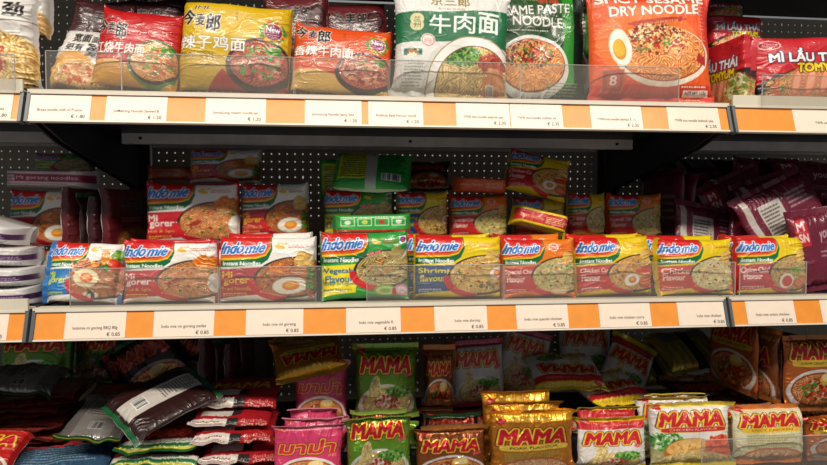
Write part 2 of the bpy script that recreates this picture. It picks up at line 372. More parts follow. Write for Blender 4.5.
def a_sanlang():
    a = Art(180, 190, '#dddcd6'); G = '#0f6a40'
    a.poly([(.0, .72), (.5, .75), (1, .80), (1, .44), (.72, .50), (0, .45)], G)
    a.text('京三郎', .30, .80, .64, .90, '#8c7434', bold=.02); a.text('金兰郎·蔬食面', .36, .76, .60, .782, '#8a7a4a')
    for i, ch in enumerate('牛肉面'): a.text(ch, .29 + .215 * i, .55 + .012 * i, .475 + .215 * i, .715 + .02 * i, '#f4f6f0', bold=.018)
    a.ell(.18, .665, .06, .05, '#d8d09a'); a.ell(.18, .61, .06, .05, '#d8d09a'); a.text('兰', .15, .64, .21, .69, '#33452c', bold=.02); a.text('州', .15, .585, .21, .635, '#33452c', bold=.02)
    a.ell(.28, .48, .065, .06, '#e8e4dc'); a.ell(.28, .48, .058, .053, '#cc6a6a'); a.ell(.28, .48, .05, .045, '#eee4de'); a.lines(.245, .455, .32, .505, 4, '#c04848')
    a.rect(.07, .34, .23, .40, '#3c7a70'); a.bits(.15, .37, .07, .02, ['#e8dcc0', '#b07840', '#2c4c48'], 22, 3, 3)
    a.lines(.08, .08, .25, .31, 9, '#8a8a84', 4)
    a.ell(.69, .12, .405, .42, '#a08a5a'); a.ell(.69, .12, .395, .41, '#ecebe4'); a.ell(.70, .11, .34, .345, '#6a4a20')
    m = a.emask(.70, .11, .33, .335); a.cn(m, ('#9a6a24', '#d8b058', '#f0dc9c'), 1.5, 9)
    a.bits(.58, .36, .18, .09, ['#2f6a24', '#5a9a34', '#8cbc50', '#24501c'], 420, 2.1, 3, m); a.bits(.86, .30, .13, .09, ['#a8341c', '#8a2414', '#c85028'], 260, 2.4, 5, m); a.bits(.88, .14, .1, .12, ['#c8783c', '#e0a060', '#d88848'], 70, 5, 6, m)
    a.barcode(.80, .04, .87, .12); a.text('兰州风味', .72, .015, .9, .035, '#44443c')
    return a
def a_sesame():
    a = Art(180, 190, '#1f4a24'); a.rect(.74, 0, .86, 1, '#2f8a2c'); a.rect(.86, 0, 1, 1, '#14241a'); a.poly([(0, 0), (1, 0), (1, .20), (0, .08)], '#203a1c')
    a.text('SESAME PASTE', .02, .755, .82, .835, '#e6e4dc', out='#12240f', ow=.02, bold=.03, rise=.05); a.text('NOODLE', .22, .655, .74, .735, '#e6e4dc', out='#12240f', ow=.02, bold=.03, rise=-.01)
    a.text('芝麻酱拌面', .2, .88, .5, .905, '#d8c890'); a.text('新品', .50, .86, .70, .91, '#c83a20', bold=.03)
    a.ell(.42, .31, .38, .27, '#e4e2da'); a.ell(.42, .33, .34, .22, '#7a4420'); m = a.emask(.42, .335, .33, .21); a.cn(m, ('#b05a20', '#e08a3c', '#f4b870'), 1.4, 8)
    a.bits(.37, .42, .26, .12, ['#8a2414', '#c83a20', '#5a1c10', '#5a8a34', '#e0a058'], 420, 2.3, 3, m)
    a.line([(.14, .61), (.68, .63)], 5, '#0f240f'); a.lines(.2, .61, .62, .635, 1, '#b8c0a8'); a.lines(.55, .06, .9, .2, 6, '#90a088', 5)
    return a
def a_dandan():
    a = Art(180, 185, '#e85a1c'); a.poly([(0, 0), (1, 0), (1, .14), (0, .14)], '#d0361c'); a.ell(.45, .5, .42, .32, '#f07a24', al=.7); a.poly([(.88, 1), (1, 1), (1, .25), (.93, .4)], '#d83a2a')
    a.rect(0, .87, .9, 1, '#d24418')
    a.text('SPICY SESAME', .05, .865, .93, .945, '#f2ede2', out='#4a1408', ow=.02, bold=.04, rise=.02); a.text('DRY NOODLE', .14, .755, .88, .84, '#f2ede2', out='#4a1408', ow=.02, bold=.04, rise=.045)
    a.poly([(.27, .67), (.35, .695), (.74, .745), (.78, .72), (.72, .70), (.35, .64)], '#b8381c'); a.text('香辣芝麻担担拌面', .37, .67, .70, .695, '#f4c890', rise=.05, bold=.01)
    a.ell(.56, .39, .395, .265, '#f0e4d0'); a.ell(.56, .41, .37, .24, '#b04418'); m = a.emask(.56, .415, .36, .235) | a.emask(.52, .56, .24, .10)
    a.cn(m, ('#b8481c', '#e8822c', '#f8c078'), 1.5, 19)
    a.bits(.52, .575, .24, .09, ['#f4dca0', '#e8b860', '#b8381c', '#7a2010', '#6a1c10', '#f8e8c0'], 460, 2.2, 3); a.bits(.52, .49, .27, .08, ['#c8301c', '#5a8a34', '#8a2412', '#f0c878', '#e89848'], 200, 2.2, 6)
    a.ell(.215, .46, .093, .165, '#d8d0b4', 8); a.ell(.215, .46, .088, .155, '#f4f0e0', 8); a.ell(.205, .44, .055, .09, '#d8901c', 8); a.ell(.20, .45, .048, .075, '#f0b62c', 8)
    a.rect(.07, .08, .24, .27, '#c86a50'); a.rect(.08, .09, .23, .26, '#b04a34'); a.ell(.155, .175, .05, .06, '#c8604a', p=5); a.text('8', .13, .135, .18, .215, '#f0e0d8', bold=.02)
    a.poly([(.86, .42), (.93, .38), (.93, .31), (.84, .35)], '#b82828'); a.rect(.74, .05, .95, .10, '#f2e4dc'); a.text('NET WT 115g', .76, .06, .93, .09, '#2c1c18', bold=.01); a.lines(.72, .12, .94, .15, 1, '#f6e0d0')
    a.lines(.72, .01, .94, .04, 2, '#f6c8a8'); a.line([(.9, .95), (.9, .5)], 1.2, '#f08a70'); a.lines(.88, .5, .94, .9, 12, '#f09a80', 6, .2)
    return a
def a_tomyum():
    a = Art(150, 100, '#c4202a')
    a.ell(.17, .86, .09, .07, '#e8e0e0'); a.ell(.17, .86, .082, .06, '#b81c28'); a.text('ACECOOK', .11, .835, .23, .885, '#f4e8e8', bold=.02)
    a.poly([(0, .25), (.2, .42), (.5, .5), (1, .55), (1, 0), (0, 0)], '#241a1a')
    a.ell(.62, .16, .5, .40, '#6a3418'); m = a.emask(.62, .16, .48, .37); a.cn(m, ('#8a4a1c', '#c8843c', '#e0b874'), 1.2, 6)
    for x in (.36, .48, .60): a.ell(x, .30, .05, .22, '#d87048', -15); a.ell(x, .30, .03, .17, '#eca27c', -15); a.line([(x, .5), (x - .06, .6)], .8, '#d8784c')
    a.bits(.82, .3, .15, .18, ['#8aa050', '#c8c070', '#e0d8a8', '#6a8030'], 60, 4, 4); a.bits(.17, .2, .07, .15, ['#4c8a34', '#d05a28', '#e8a040'], 40, 2.5, 4)
    a.text('MÌ LẨU THÁI', .15, .60, .84, .80, '#f6f4f2', out='#20204a', ow=.07, bold=.05); a.text('TOMYUM', .38, .45, .80, .57, '#f2d018', out='#1c1a14', ow=.06, bold=.06)
    return a
def a_white_jml():
    a = Art(170, 150, '#dcd9d2'); a.rect(0, 0, .07, 1, '#8a1c2c'); a.ell(.35, .02, .34, .52, '#e8a844'); a.ell(.36, .0, .27, .40, '#f0c070')
    m = a.emask(.55, .08, .40, .30); a.cn(m, ('#a86a2c', '#dca860', '#f0d8a0'), 1.6, 3); a.bits(.45, .2, .2, .15, ['#c8542c', '#d88040', '#e8c080'], 50, 4, 3, m)
    a.text('宽面', .25, .72, .48, .88, '#1c1a18', bold=.03); a.text('面由王', .5, .72, .8, .84, '#1c1a18', bold=.02); a.text('更有', .2, .55, .42, .68, '#1c1a18', bold=.02); a.text('劲', .48, .48, .66, .70, '#1c1a18', bold=.05)
    return a
def a_white2():
    a = Art(170, 150, '#dcd9d4'); a.ell(.45, .02, .36, .78, '#e0982c'); a.ell(.45, .0, .28, .66, '#f0c878'); m = a.emask(.62, .24, .40, .34, 12); a.cn(m, ('#b88038', '#e0b868', '#f4e2a8'), 2.2, 3)
    a.bits(.5, .3, .25, .2, ['#c8542c', '#d88040', '#a83c20'], 60, 4, 3, m); a.text('更有', .42, .80, .66, .90, '#1c1a18', bold=.02); a.text('劲', .72, .76, .88, .92, '#1c1a18', bold=.05); a.rect(0, .70, 1, .715, '#8a7a6a'); return a
def a_dark_jml(bg='#3a1418', big=False):
    a = Art(160, 150, bg); m = a.emask(.55, .25, .40, .30); a.put(m, '#7a3a20'); a.cn(a.emask(.55, .25, .36, .26), ('#5a2c14', '#a8682c', '#d8a060'), 1.6, 3)
    a.text('今麦郎', .3, .7, .7, .88, '#1a1212', out='#c8c0b8', ow=.02, bold=.03); a.ell(.8, .8, .1, .1, '#1a0c0e'); a.ell(.8, .8, .08, .08, '#4a2426'); a.lines(.3, .6, .7, .66, 2, '#a88')
    return a
def a_whitepurple():                         # the long side of a packet that lies flat
    a = Art(140, 40, '#dedbd8'); a.rect(.06, .32, .94, .62, '#4c2452'); a.rect(.50, 0, .60, 1, '#e4e2de'); m = a.emask(.28, .86, .26, .26); a.cn(m, ('#7a3018', '#c87038', '#e8b070'), 1.1, 3)
    a.bits(.28, .88, .24, .2, ['#5a9a34', '#c8301c', '#3c7a28', '#e8a040'], 60, 2.6, 3, m); a.lines(.62, .08, .92, .28, 3, '#6a6470'); a.lines(.1, .06, .46, .26, 3, '#7a7480'); a.lines(.64, .38, .9, .56, 2, '#c8b8cc'); a.lines(.51, .1, .59, .9, 8, '#8a8490'); return a
def a_strip(bg, band, tcol='#f0e8ee'):
    a = Art(140, 40, bg); a.rect(.10, .30, .96, .72, band); a.text('Mi goreng noodles', .24, .38, .86, .62, tcol, bold=.02); a.lines(.1, .05, .9, .25, 2, '#7a7478'); a.rect(.12, .34, .22, .68, bg); a.lines(.13, .38, .21, .64, 3, band); return a
def a_vegside():
    a = Art(140, 40, '#2fae48')
    for k in range(4): a.rect(.14 + k * .19, .42, .30 + k * .19, .82, '#e4ecd0'); a.rect(.15 + k * .19, .46, .29 + k * .19, .78, '#2fae48'); a.ell(.22 + k * .19, .62, .035, .11, ['#e8ecd8', '#d8dc60', '#c84030', '#e8ecd8'][k])
    a.rect(0, 0, 1, .22, '#c8402c'); a.lines(.1, .05, .9, .18, 1, '#f4d8c0'); a.lines(.14, .86, .9, .96, 1, '#e8f0d8'); return a
def a_side(bg, band, tc):
    a = Art(140, 40, bg); a.rect(.08, .2, .92, .8, band); a.text('Instant Noodles', .14, .4, .5, .62, tc, bold=.02); a.lines(.54, .3, .9, .7, 4, tc, 6); return a
def a_foilred():
    a = Art(125, 150, '#8a3628'); a.rect(0, .93, 1, 1, '#54201a'); a.rect(0, 0, 1, .07, '#54201a'); a.text('MAMA', .1, .5, .9, .7, '#8a2018', out='#a8642c', ow=.02, bold=.03, slant=.2); a.rect(.3, .1, .6, .4, '#7a706a'); a.lines(.1, .75, .9, .9, 3, '#8a5a3c'); return a
def a_back(bg, panel, tcol, strip=None):
    a = Art(140, 102, bg); a.rect(.12, .12, .52, .88, panel); a.lines(.15, .16, .50, .84, 11, tcol, 4); a.lines(.58, .3, .9, .86, 8, tcol, 7); a.barcode(.62, .1, .84, .26)
    if strip: a.rect(.44, 0, .56, 1, strip)
    return a
MC = '#c4202c'
def mama(bg, top=None, plate=None, ptext=None, ptc='#3a2410', dish='noodle', tt='ORIENTAL STYLE INSTANT NOODLES', ttc='#f4ece0', logo='MAMA', logoc='#c81e2a', lout='#f2cf3c', bowlc='#e8e4dc', red=None, lo=.74, topv=.905):
    a = Art(125, 150, bg); o = lo - .74
    if red: a.rect(0, topv - .13, 1, topv + .02, red); a.text('CHICKEN ABALONE', .3, topv - .075, .85, topv - .05, '#f4d8d0')
    if top: a.rect(0, topv, 1, 1, top)
    a.text(tt, .22, topv + .028, .88, topv + .05, ttc, bold=.02); a.poly([(.04, topv - .01), (.10, topv + .065), (.19, topv + .03), (.13, topv - .04)], '#c8302c'); a.text('จี่ฮง', .07, topv, .15, topv + .035, '#f6e8d8')
    if dish == 'noodle':
        a.ell(.5, .22 + o * .6, .46, .26, bowlc); a.ell(.5, .24 + o * .6, .40, .20, '#b89858'); m = a.emask(.5, .25 + o * .6, .38, .19) | a.emask(.30, .44 + o * .6, .08, .16, -10); a.cn(m, ('#b08838', '#e0c070', '#f6e8b0'), 1.3, 7)
        a.bits(.68, .38 + o * .6, .20, .07, ['#4c8a30', '#78ae48', '#2f6a20', '#a0c860'], 260, 2.4, 3); a.bits(.5, .25 + o * .6, .22, .08, ['#c83a28', '#e8a8a0', '#a04a28', '#f0e4d8'], 70, 3.6, 5)
    elif dish == 'soup':
        a.ell(.5, .24 + o * .6, .48, .29, bowlc); a.ell(.5, .26 + o * .6, .43, .23, '#a8441c'); m = a.emask(.5, .26 + o * .6, .41, .21); a.cn(m, ('#a83c18', '#e08040', '#f4c888'), 1.3, 9)
        a.bits(.5, .27 + o * .6, .3, .15, ['#c8301c', '#f0b890', '#4c8a30', '#8a2412', '#e8602c'], 150, 3.6, 5, m); a.ell(.62, .40 + o * .6, .13, .08, '#f0b030'); a.ell(.62, .42 + o * .6, .11, .055, '#f8e0a0')
    elif dish == 'chicken':
        a.rect(0, 0, 1, .42, '#a8a070'); a.bits(.17, .42, .20, .14, ['#3c8a34', '#2c6a28', '#6ab04c', '#d8e0c0'], 260, 2.6, 3); a.ell(.42, .30, .32, .15, '#b8722c', 10); a.ell(.42, .33, .28, .11, '#e8b868', 10); a.bits(.42, .34, .2, .06, ['#f0c880', '#d89848'], 40, 3, 2)
        a.bits(.84, .34, .17, .15, ['#d8401c', '#f0704c', '#c02c14', '#e85a2c'], 190, 4, 6); m = a.emask(.5, .12, .45, .14); a.cn(m, ('#b08838', '#e0c070', '#f6e8b0'), 1.3, 7)
    elif dish == 'plain':
        a.lines(.14, .28 + o * .5, .86, .52 + o, 6, '#a8a050', 4, .6); a.ell(.5, .12, .44, .18, '#b86a3c'); m = a.emask(.5, .12, .4, .15); a.cn(m, ('#b06a38', '#e0a070', '#f6d8b0'), 1.3, 7)
    a.text(logo, .10, lo - .105, .90, lo + .085, logoc, out=lout, ow=.06, bold=.045, slant=.2, out2='#6a1812')
    a.ell(.86, lo - .14, .07, .032, '#d02c30', 10); a.text('มาม่า', .81, lo - .165, .92, lo - .12, '#d02c30', out='#f6e8c8', ow=.03, bold=.03)
    if plate: a.ell(.5, lo - .158, .42, .042, '#e8c040', p=5); a.ell(.5, lo - .158, .41, .034, plate, p=5); a.text(ptext, .20, lo - .173, .80, lo - .142, ptc, bold=.04)
    a.rect(0, 0, 1, .07, top or bg)
    return a
def a_maroon(v=0):
    a = Art(175, 130, '#691a30')
    if v == 0:
        a.rect(.06, .55, .26, .88, '#b8202c'); a.text('M', .10, .74, .2, .84, '#f0dcd8', bold=.04); a.text('SN', .10, .60, .23, .70, '#f0dcd8', bold=.04); a.text('BEEF', .5, .2, .8, .32, '#c8b8b0', bold=.03); a.text('your jung', .45, .6, .9, .76, '#c0a8b0', bold=.02, rise=.06)
        a.lines(.4, .4, .9, .5, 2, '#a08890')
    else:
        a.rect(.2, .3, .5, .75, '#c0bab2'); a.lines(.22, .33, .48, .72, 8, '#4a3a3c'); a.text('BEEF', .6, .3, .85, .42, '#c8b8b0', bold=.03); a.lines(.58, .55, .92, .8, 4, '#a8929a'); a.rect(.05, .1, .12, .9, '#b8b0a8')
        a.ell(.75, .15, .1, .06, '#7a2034')
    return a
def a_bluegrey(): 
    a = Art(140, 150, '#34536e'); a.rect(0, .93, 1, 1, '#c42a28'); a.rect(0, .905, 1, .93, '#88a8b8')
    m = np.ones_like(a.U, bool); n = vnoise(a.U * 60, a.V * 18, 4); a.put(n > .72, '#4a6e88'); a.lines(.1, .5, .9, .86, 7, '#7c98a8'); return a
def a_flatgreen():
    a = Art(130, 150, '#5c1a20'); a.rect(0, .86, 1, 1, '#1d6a3a'); a.rect(0, .90, 1, .93, '#c8c23a'); a.rect(0, .78, 1, .86, '#d8d2c4'); a.lines(.1, .79, .9, .85, 2, '#3c6a4c'); a.text('MAMA', .12, .5, .88, .68, '#a82420', out='#c8602c', ow=.04, bold=.06, slant=.2); a.rect(0, 0, 1, .1, '#1d6a3a'); a.rect(0, .04, 1, .06, '#c8c23a'); return a
def a_redbox():
    a = Art(130, 130, '#a81c24'); a.rect(0, 0, .46, .16, '#dcd6cc'); a.lines(.03, .03, .44, .13, 3, '#8a4444'); a.rect(.46, 0, .6, .16, '#2c2626'); a.rect(.46, .05, .6, .07, '#b8b0a8')
    a.text('TOM YUM', .64, .015, .96, .07, '#f0d0b8', bold=.03); a.text('กุ้งน้ำข้น', .64, .085, .96, .14, '#e8a898'); a.text('MAMA', .1, .45, .9, .65, '#e8b020', out='#6a1410', ow=.02, bold=.03, slant=.2); a.rect(.1, .22, .5, .4, '#d0cac0'); a.rect(.5, .22, .62, .4, '#2c2626'); return a
def a_silverback():
    a = Art(125, 150, '#8a8480'); a.rect(.2, .1, .8, .9, '#a8a29c'); a.lines(.24, .5, .76, .86, 7, '#5a5450'); a.barcode(.4, .2, .62, .34); a.rect(0, 0, 1, .08, '#1d5a34'); a.rect(0, .03, 1, .05, '#c8c23a'); return a
def a_brownback(bg='#2e1513', p='#c8c2b8'):
    a = Art(125, 150, bg); a.rect(.32, .08, .68, .92, p); a.lines(.36, .5, .64, .88, 12, '#55504c'); a.barcode(.4, .2, .6, .34); a.rect(0, .94, 1, 1, '#1d5a34'); a.rect(0, 0, 1, .06, '#1d5a34'); return a
def a_yellowback():
    a = Art(125, 150, '#b8a02a'); 
    for k in range(14): a.rect(.05 + k * .065, .42, .075 + k * .065, .92, '#8a8878' if k % 2 else '#d0c468')
    a.rect(.1, .1, .9, .36, '#9c9a90'); a.lines(.12, .12, .88, .34, 6, '#55534c'); a.rect(.42, 0, .58, 1, '#2a2018'); a.rect(0, 0, 1, .06, '#d8b820'); return a

FACT = {
 'bbq': lambda: indo(seal='#2470b8', panel='#2a78b4', nood=('#5a2410', '#a85828', '#d89450'), extra=x_bbq, tc='#d8dc3a', sm='#d8dc3a'),
 'pedas': lambda: indo(seal='#c8202a', panel='#c0222c', t3='Hot & Spicy', tc='#f4ece0', extra=x_pedas, nood=('#7a3412', '#c0743a', '#e8b070')),
 'goreng': lambda: indo(panel='#b02430', t3='Fried Noodles', extra=x_egg, nood=('#6a2c10', '#b05c2a', '#dc9450')),
 'veg': lambda: indo(bg='#2a9a3c', seal='#187838', panel='#f0dc20', t1='Vegetable', t2='Flavour', t3='', tc='#2a6a9c', sm='#2c4c28', extra=x_veg, nood=('#5c4a18', '#a8904a', '#d8c890'), bottom='#2a9a3c', ts=(.44, .38), bw=(.70, .44, .31, .28), bowl='#2c302c', fork=None),
 'shrimp': lambda: indo(bg='#e8cc16', panel='#1c4c84', t1='Shrimp', t2='flavour', tc='#e8d418', sm='#c8d0c8', extra=x_shrimp, nood=('#8a5a18', '#d8a848', '#f4dc90'), ts=(.42, .36)),
 'special': lambda: indo(bg='#ea7c1c', seal='#d8501c', panel='#c42a2a', t1='Special Chicken', t2='Flavour', tc='#f4d8cc', sm='#f0c8a8', extra=x_special, nood=('#8a7428', '#c8b868', '#ecdfa0'), ts=(.5, .3)),
 'curry': lambda: indo(bg='#e6c618', panel='#c82c30', t1='Chicken Curry', t2='Flavour', tc='#f4dcd4', sm='#f0c8b0', extra=x_curry, nood=('#8a4c18', '#d89848', '#f0cc84'), ts=(.47, .3)),
 'chicken': lambda: indo(bg='#e8cc12', seal='#e8cc18', panel='#cc3c2c', t1='Chicken', t2='Flavour', tc='#f6dcd0', sm='#f0c8b0', extra=x_chick, nood=('#a08438', '#dcc880', '#f6ecc0'), ts=(.42, .32)),
 'onion': lambda: indo(bg='#e8cc14', seal='#c8202a', panel='#b8243a', t1='Onion Chicken', t2='Flavour', tc='#f4dcd4', sm='#f0c8b0', extra=x_onion, nood=('#7a5420', '#b89448', '#dcc480'), ts=(.47, .3)),
 'jred': lambda: jml('#b8161a', '红烧牛肉面', 'Artificial Stew Beef Flavour', '#4a8a3c', ('#a83c1c', '#d88c3c', '#f0c070', '#5a9a3a', '#c85a2c', '#e8b060'), low='#e0a030', dv=-.06),
 'jyellow': lambda: jml('#cda80f', '辣子鸡面', 'Artificial Spicy Chicken Flavour', '#3a2c28', ('#5a1810', '#a03a28', '#d07a5c', '#b84a38', '#7a1c14', '#c86a50', '#5a9a3a', '#d89880'), new=True),
 'jorange': lambda: jml('#d44c15', '香辣牛肉面', 'Artificial Spicy Beef Flavour', '#2a1a18', ('#6a2014', '#b84a30', '#d88060', '#a83828', '#7a1c14', '#d8907c', '#e0a070'), low='#e0b458', new=True, dv=.06),
 'sanlang': a_sanlang, 'sesame': a_sesame, 'dandan': a_dandan, 'tomyum': a_tomyum, 'wjml': a_white_jml,
 'djml': a_dark_jml, 'rjml': lambda: a_dark_jml('#5a161c'), 'wjml2': a_white2, 'wp': a_whitepurple, 'strip': lambda: a_strip('#c8bec0', '#8a2444'),
 'vegback': lambda: a_back('#2a9a3c', '#c8cc3a', '#2c4c28', '#b8bcb4'), 'redback': lambda: a_back('#c04a24', '#c86a3c', '#6a2414'), 'yback': lambda: a_back('#d8b81c', '#c82c30', '#f0d8a0'), 'vegside': a_vegside, 'oside': lambda: a_side('#c8481c', '#d85a24', '#f0c8a0'), 'yside': lambda: a_side('#e8cc1c', '#c8302c', '#f0d8a0'), 'foilred': a_foilred, 'mred': lambda: mama('#c02420', top='#d8302c', dish='soup', lo=.74),
 'mgreen': lambda: mama('#6a9a2c', top='#a8c858', ttc='#3c6a20', tt='ORIENTAL STYLE'), 'mgold': lambda: mama('#b87420', top='#f0b030', plate='#f0cc50', ptext='PORK FLAVOUR', dish='plain', bowlc='#b87828', lo=.59, topv=.78),
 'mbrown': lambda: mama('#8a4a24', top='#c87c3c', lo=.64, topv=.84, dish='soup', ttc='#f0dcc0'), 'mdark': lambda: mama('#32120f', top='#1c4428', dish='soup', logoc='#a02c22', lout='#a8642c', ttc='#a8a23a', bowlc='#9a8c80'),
 'mwhite': lambda: mama('#d8d4cc', top='#c0304c', dish='noodle', ttc='#f4d8dc'), 'mpork': lambda: mama('#e0dcd4', top='#e8cc24', red='#cc2a2c', dish='noodle', ttc='#a8642c', tt='INSTANT NOODLES', lo=.60, topv=.87),
 'mchick': lambda: mama('#e8e4dc', top='#ecd22a', plate='#c82c2c', ptext='CHICKEN FLAVOUR', ptc='#f6ece0', dish='chicken', ttc='#b89a20'), 'mspicy': lambda: mama('#dcd8b0', top='#e87a24', plate='#ecc23c', ptext='SPICY CHICKEN', ptc='#8a3c14', dish='plain', ttc='#e87a24'),
 'mcreamy': lambda: mama('#b8602a', top='#c07840', plate='#d8b43c', ptext='SHRIMP CREAMY TOM YUM', lo=.80, topv=.93, dish='soup', ttc='#b8703c'), 'mpink': lambda: mama('#cf3a68', top='#e88aa0', dish='soup', lo=.62, topv=.86, logo='มาม่า', logoc='#c8283c', lout='#f0b83c', tt='INSTANT NOODLES'),
 'maroon': a_maroon, 'maroonb': lambda: a_maroon(1), 'bluegrey': a_bluegrey, 'flatgreen': a_flatgreen, 'redbox': a_redbox, 'silver': a_silverback, 'brownback': a_brownback, 'yellowback': a_yellowback,
 'redblack': lambda: a_brownback('#4a1214', '#6a605a'), 
}
ARTS = {}
def art(k):
    if k not in ARTS: ARTS[k] = FACT[k]()
    return ARTS[k]
# design -> (seal sides, back colour, material)
KIND = {k: ('LR', '#d8d4cc', M_FILM) for k in FACT}
for k in ('mgreen', 'mgold', 'mbrown', 'mdark', 'mcreamy', 'yellowback'): KIND[k] = ('TB', '#a09890', M_FOIL)
for k in ('mwhite', 'mpork', 'mchick', 'mspicy', 'mpink', 'bluegrey', 'flatgreen', 'redbox', 'brownback', 'redblack'): KIND[k] = ('TB', '#c8c2b8', M_FILM)
KIND['foilred'] = ('TB', '#8a4434', M_FILM)
for k in ('silver',): KIND[k] = ('TB', '#4a1c18', M_FOIL)
for k in ('sanlang', 'sesame', 'dandan'): KIND[k] = ('TB', '#8a8880', M_MATTE)
KIND['maroon'] = KIND['maroonb'] = ('TB', '#5e1a2c', M_FILM)
KIND['sesame'] = ('TB', '#2a6a2a', M_FILM); KIND['tomyum'] = ('LR', '#a01c24', M_FILM)
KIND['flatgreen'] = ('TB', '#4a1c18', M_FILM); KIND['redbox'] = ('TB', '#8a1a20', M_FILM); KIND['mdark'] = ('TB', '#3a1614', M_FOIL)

# ------------------------------------------------------------------ the packet: a pillow of film with two crimped seals
def packet(design, w, h, T, seed, fine=1.0, parts=True, wr=1.0, name='noodle_packet', flap=0.0, puff=5.0, fold=75.0):
    seals, back, M = KIND[design]
    A = art(design)
    sp = 0.00085 * fine
    nx = max(int(w / sp), 24) + 1; ny = max(int(h / sp), 20) + 1
    rs = random.Random(seed)
    LR = seals == 'LR'
    if LR: w = w + .018 * (1 - math.cos(math.radians(fold)))
    sw = (0.009 / w) if LR else (0.010 / h)
    o1, o2 = rs.random() * 40, rs.random() * 40
    def surf(U, V, side):
        a, b = (U, V) if LR else (V, U)
        la, lb = (w, h) if LR else (h, w)
        aa = np.clip((a - sw) / (1 - 2 * sw), 0, 1) * 2 - 1; bb = 2 * b - 1
        fa = (1 - np.abs(aa) ** puff) ** .55; fb = (1 - np.abs(bb) ** (4.5 if puff < 8 else 12)) ** (.5 if puff < 8 else .38)
        c = T * (.22 if LR else .34) / lb if puff < 8 else .08
        bq = bb * (1 - c * fa) + (vnoise(a * 5 + o1, b * 1.5 + o2, seed) - .5) * .035 * np.abs(bb) ** 3 * wr
        aq = (a * 2 - 1) * (1 - T * .12 / la) + 0
        da = np.minimum(a, 1 - a) * la; db = np.minimum(b, 1 - b) * lb
        X = a * la * 1000; Y = b * lb * 1000
        warp = vnoise(X / 22 + o1, Y / 22 + o2, seed + 5) * 3
        big = vnoise(X / 34 + o2, Y / 30 + o1, seed + 1) - .5
        radial = (ridge(X / 26 + warp * .6, Y / 5.5 + o1 + warp, seed + 2, 3) - .35) * np.exp(-np.maximum(da - sw * la, 0) / .020)
        fld = (ridge(X / 7 + o2 + warp, Y / 26 + warp, seed + 6, 3) - .35) * np.exp(-db / .014) * .5
        cr = ridge(X / 38 + warp * .5 + o1, Y / 30 - warp * .5, seed + 3, 8) + .6 * ridge(X / 22 - warp * .6, Y / 27 + warp * .6 + o2, seed + 4, 10)
        m = fa * np.sqrt(fb)
        inb = np.clip(fa * 4, 0, 1) * np.clip(fb * 3, 0, 1)
        y = T / 2 * fa * fb + wr * (big * .0050 * m + (radial * .0027 + fld * .0019) * inb + cr * .00055 * m)
        y = np.maximum(y, 0.00025)
        shared = wr * ((vnoise(Y / 16 + o1, X / 60, seed + 8) - .5) * (.007 if parts else .004) + (vnoise(Y / 7 + o2, X / 60, seed + 9) - .5) * .0025) * (1 - fa) + wr * (vnoise(X / 20 + o2, Y / 60, seed + 12) - .5) * .004 * (1 - fb) * fa
        shared = shared + wr * .006 * ((np.abs(aa) * np.abs(bb)) ** 6) * (1 if (seed % 2) else -1)
        crimp = np.where(da < sw * la, np.sin(X * 2 * math.pi / 2.4) * .00022, 0)
        yy = shared + crimp - side * y
        if LR: x, z = aq * w / 2, bq * h / 2
        else: x, z = bq * w / 2, aq * h / 2
        # saw-cut end
        saw = (np.abs((Y / 2.6) % 1 - .5) * 2) * .0009 * (da < .0004)
        x = x - np.sign(x) * saw * LR; z = z - np.sign(z) * saw * (not LR)
        if LR and fold:                      # the side seals curl back
            ph = math.radians(fold); xe = w / 2 * (1 - T * .12 / la) - sw * w; t = np.maximum(np.abs(x) - xe, 0)
            x = np.sign(x) * np.minimum(np.abs(x), xe + t * math.cos(ph)); yy = yy + t * math.sin(ph)
        if flap and not LR:                  # the top seal tips towards the front
            k = np.clip((V - (1 - 2.2 * sw)) / (2.2 * sw), 0, 1); L_ = 2.2 * sw * h
            ph = math.radians(flap); z0 = h / 2 - L_
            t = np.maximum(z - z0, 0)
            z = np.where(z > z0, z0 + t * np.cos(ph * k) , z); yy = yy - t * np.sin(ph * k)
        return np.stack([x, yy, z + h / 2], -1).astype(np.float32)
    cols = A.sample(nx, ny)
    bcol = lin(hx(back))
    us = np.linspace(0, 1, nx); vs = np.linspace(0, 1, ny)
    n = nx if LR else ny
    k = max(int(round(sw * (n - 1))), 1)
    def grid(i0, i1, j0, j1, side, step):
        I = np.unique(np.r_[np.arange(i0, i1 + 1, step), i1]); J = np.unique(np.r_[np.arange(j0, j1 + 1, step), j1])
        U, V = np.meshgrid(us[I], vs[J]); P = surf(U, V, side)
        if side > 0: cc = cols[np.ix_(J, I)]
        else: cc = np.broadcast_to(bcol, P.shape)
        ni, nj = len(I), len(J); q = np.arange(ni * nj).reshape(nj, ni)
        a, b, c, d = q[:-1, :-1].ravel(), q[:-1, 1:].ravel(), q[1:, 1:].ravel(), q[1:, :-1].ravel()
        F = np.stack([a, b, c, d] if side > 0 else [a, d, c, b], 1)
        return P.reshape(-1, 3), cc.reshape(-1, 3), F
    def mk(nm, i0, i1, j0, j1):
        bs = 3 if parts else 2
        P1, c1, F1 = grid(i0, i1, j0, j1, 1, 1); P2, c2, F2 = grid(i0, i1, j0, j1, -1, bs)
        P = np.r_[P1, P2]; c = np.r_[c1, c2]; F = np.r_[F1, F2 + len(P1)]
        me = bpy.data.meshes.new(nm)
        me.vertices.add(len(P)); me.vertices.foreach_set('co', P.ravel())
        me.loops.add(F.size); me.loops.foreach_set('vertex_index', F.ravel().astype(np.int32))
        me.polygons.add(len(F)); me.polygons.foreach_set('loop_start', np.arange(0, F.size, 4, dtype=np.int32))
        me.polygons.foreach_set('use_smooth', np.ones(len(F), bool))
        at_ = me.color_attributes.new('Print', 'FLOAT_COLOR', 'POINT')
        at_.data.foreach_set('color', np.c_[c, np.ones(len(c))].astype(np.float32).ravel())
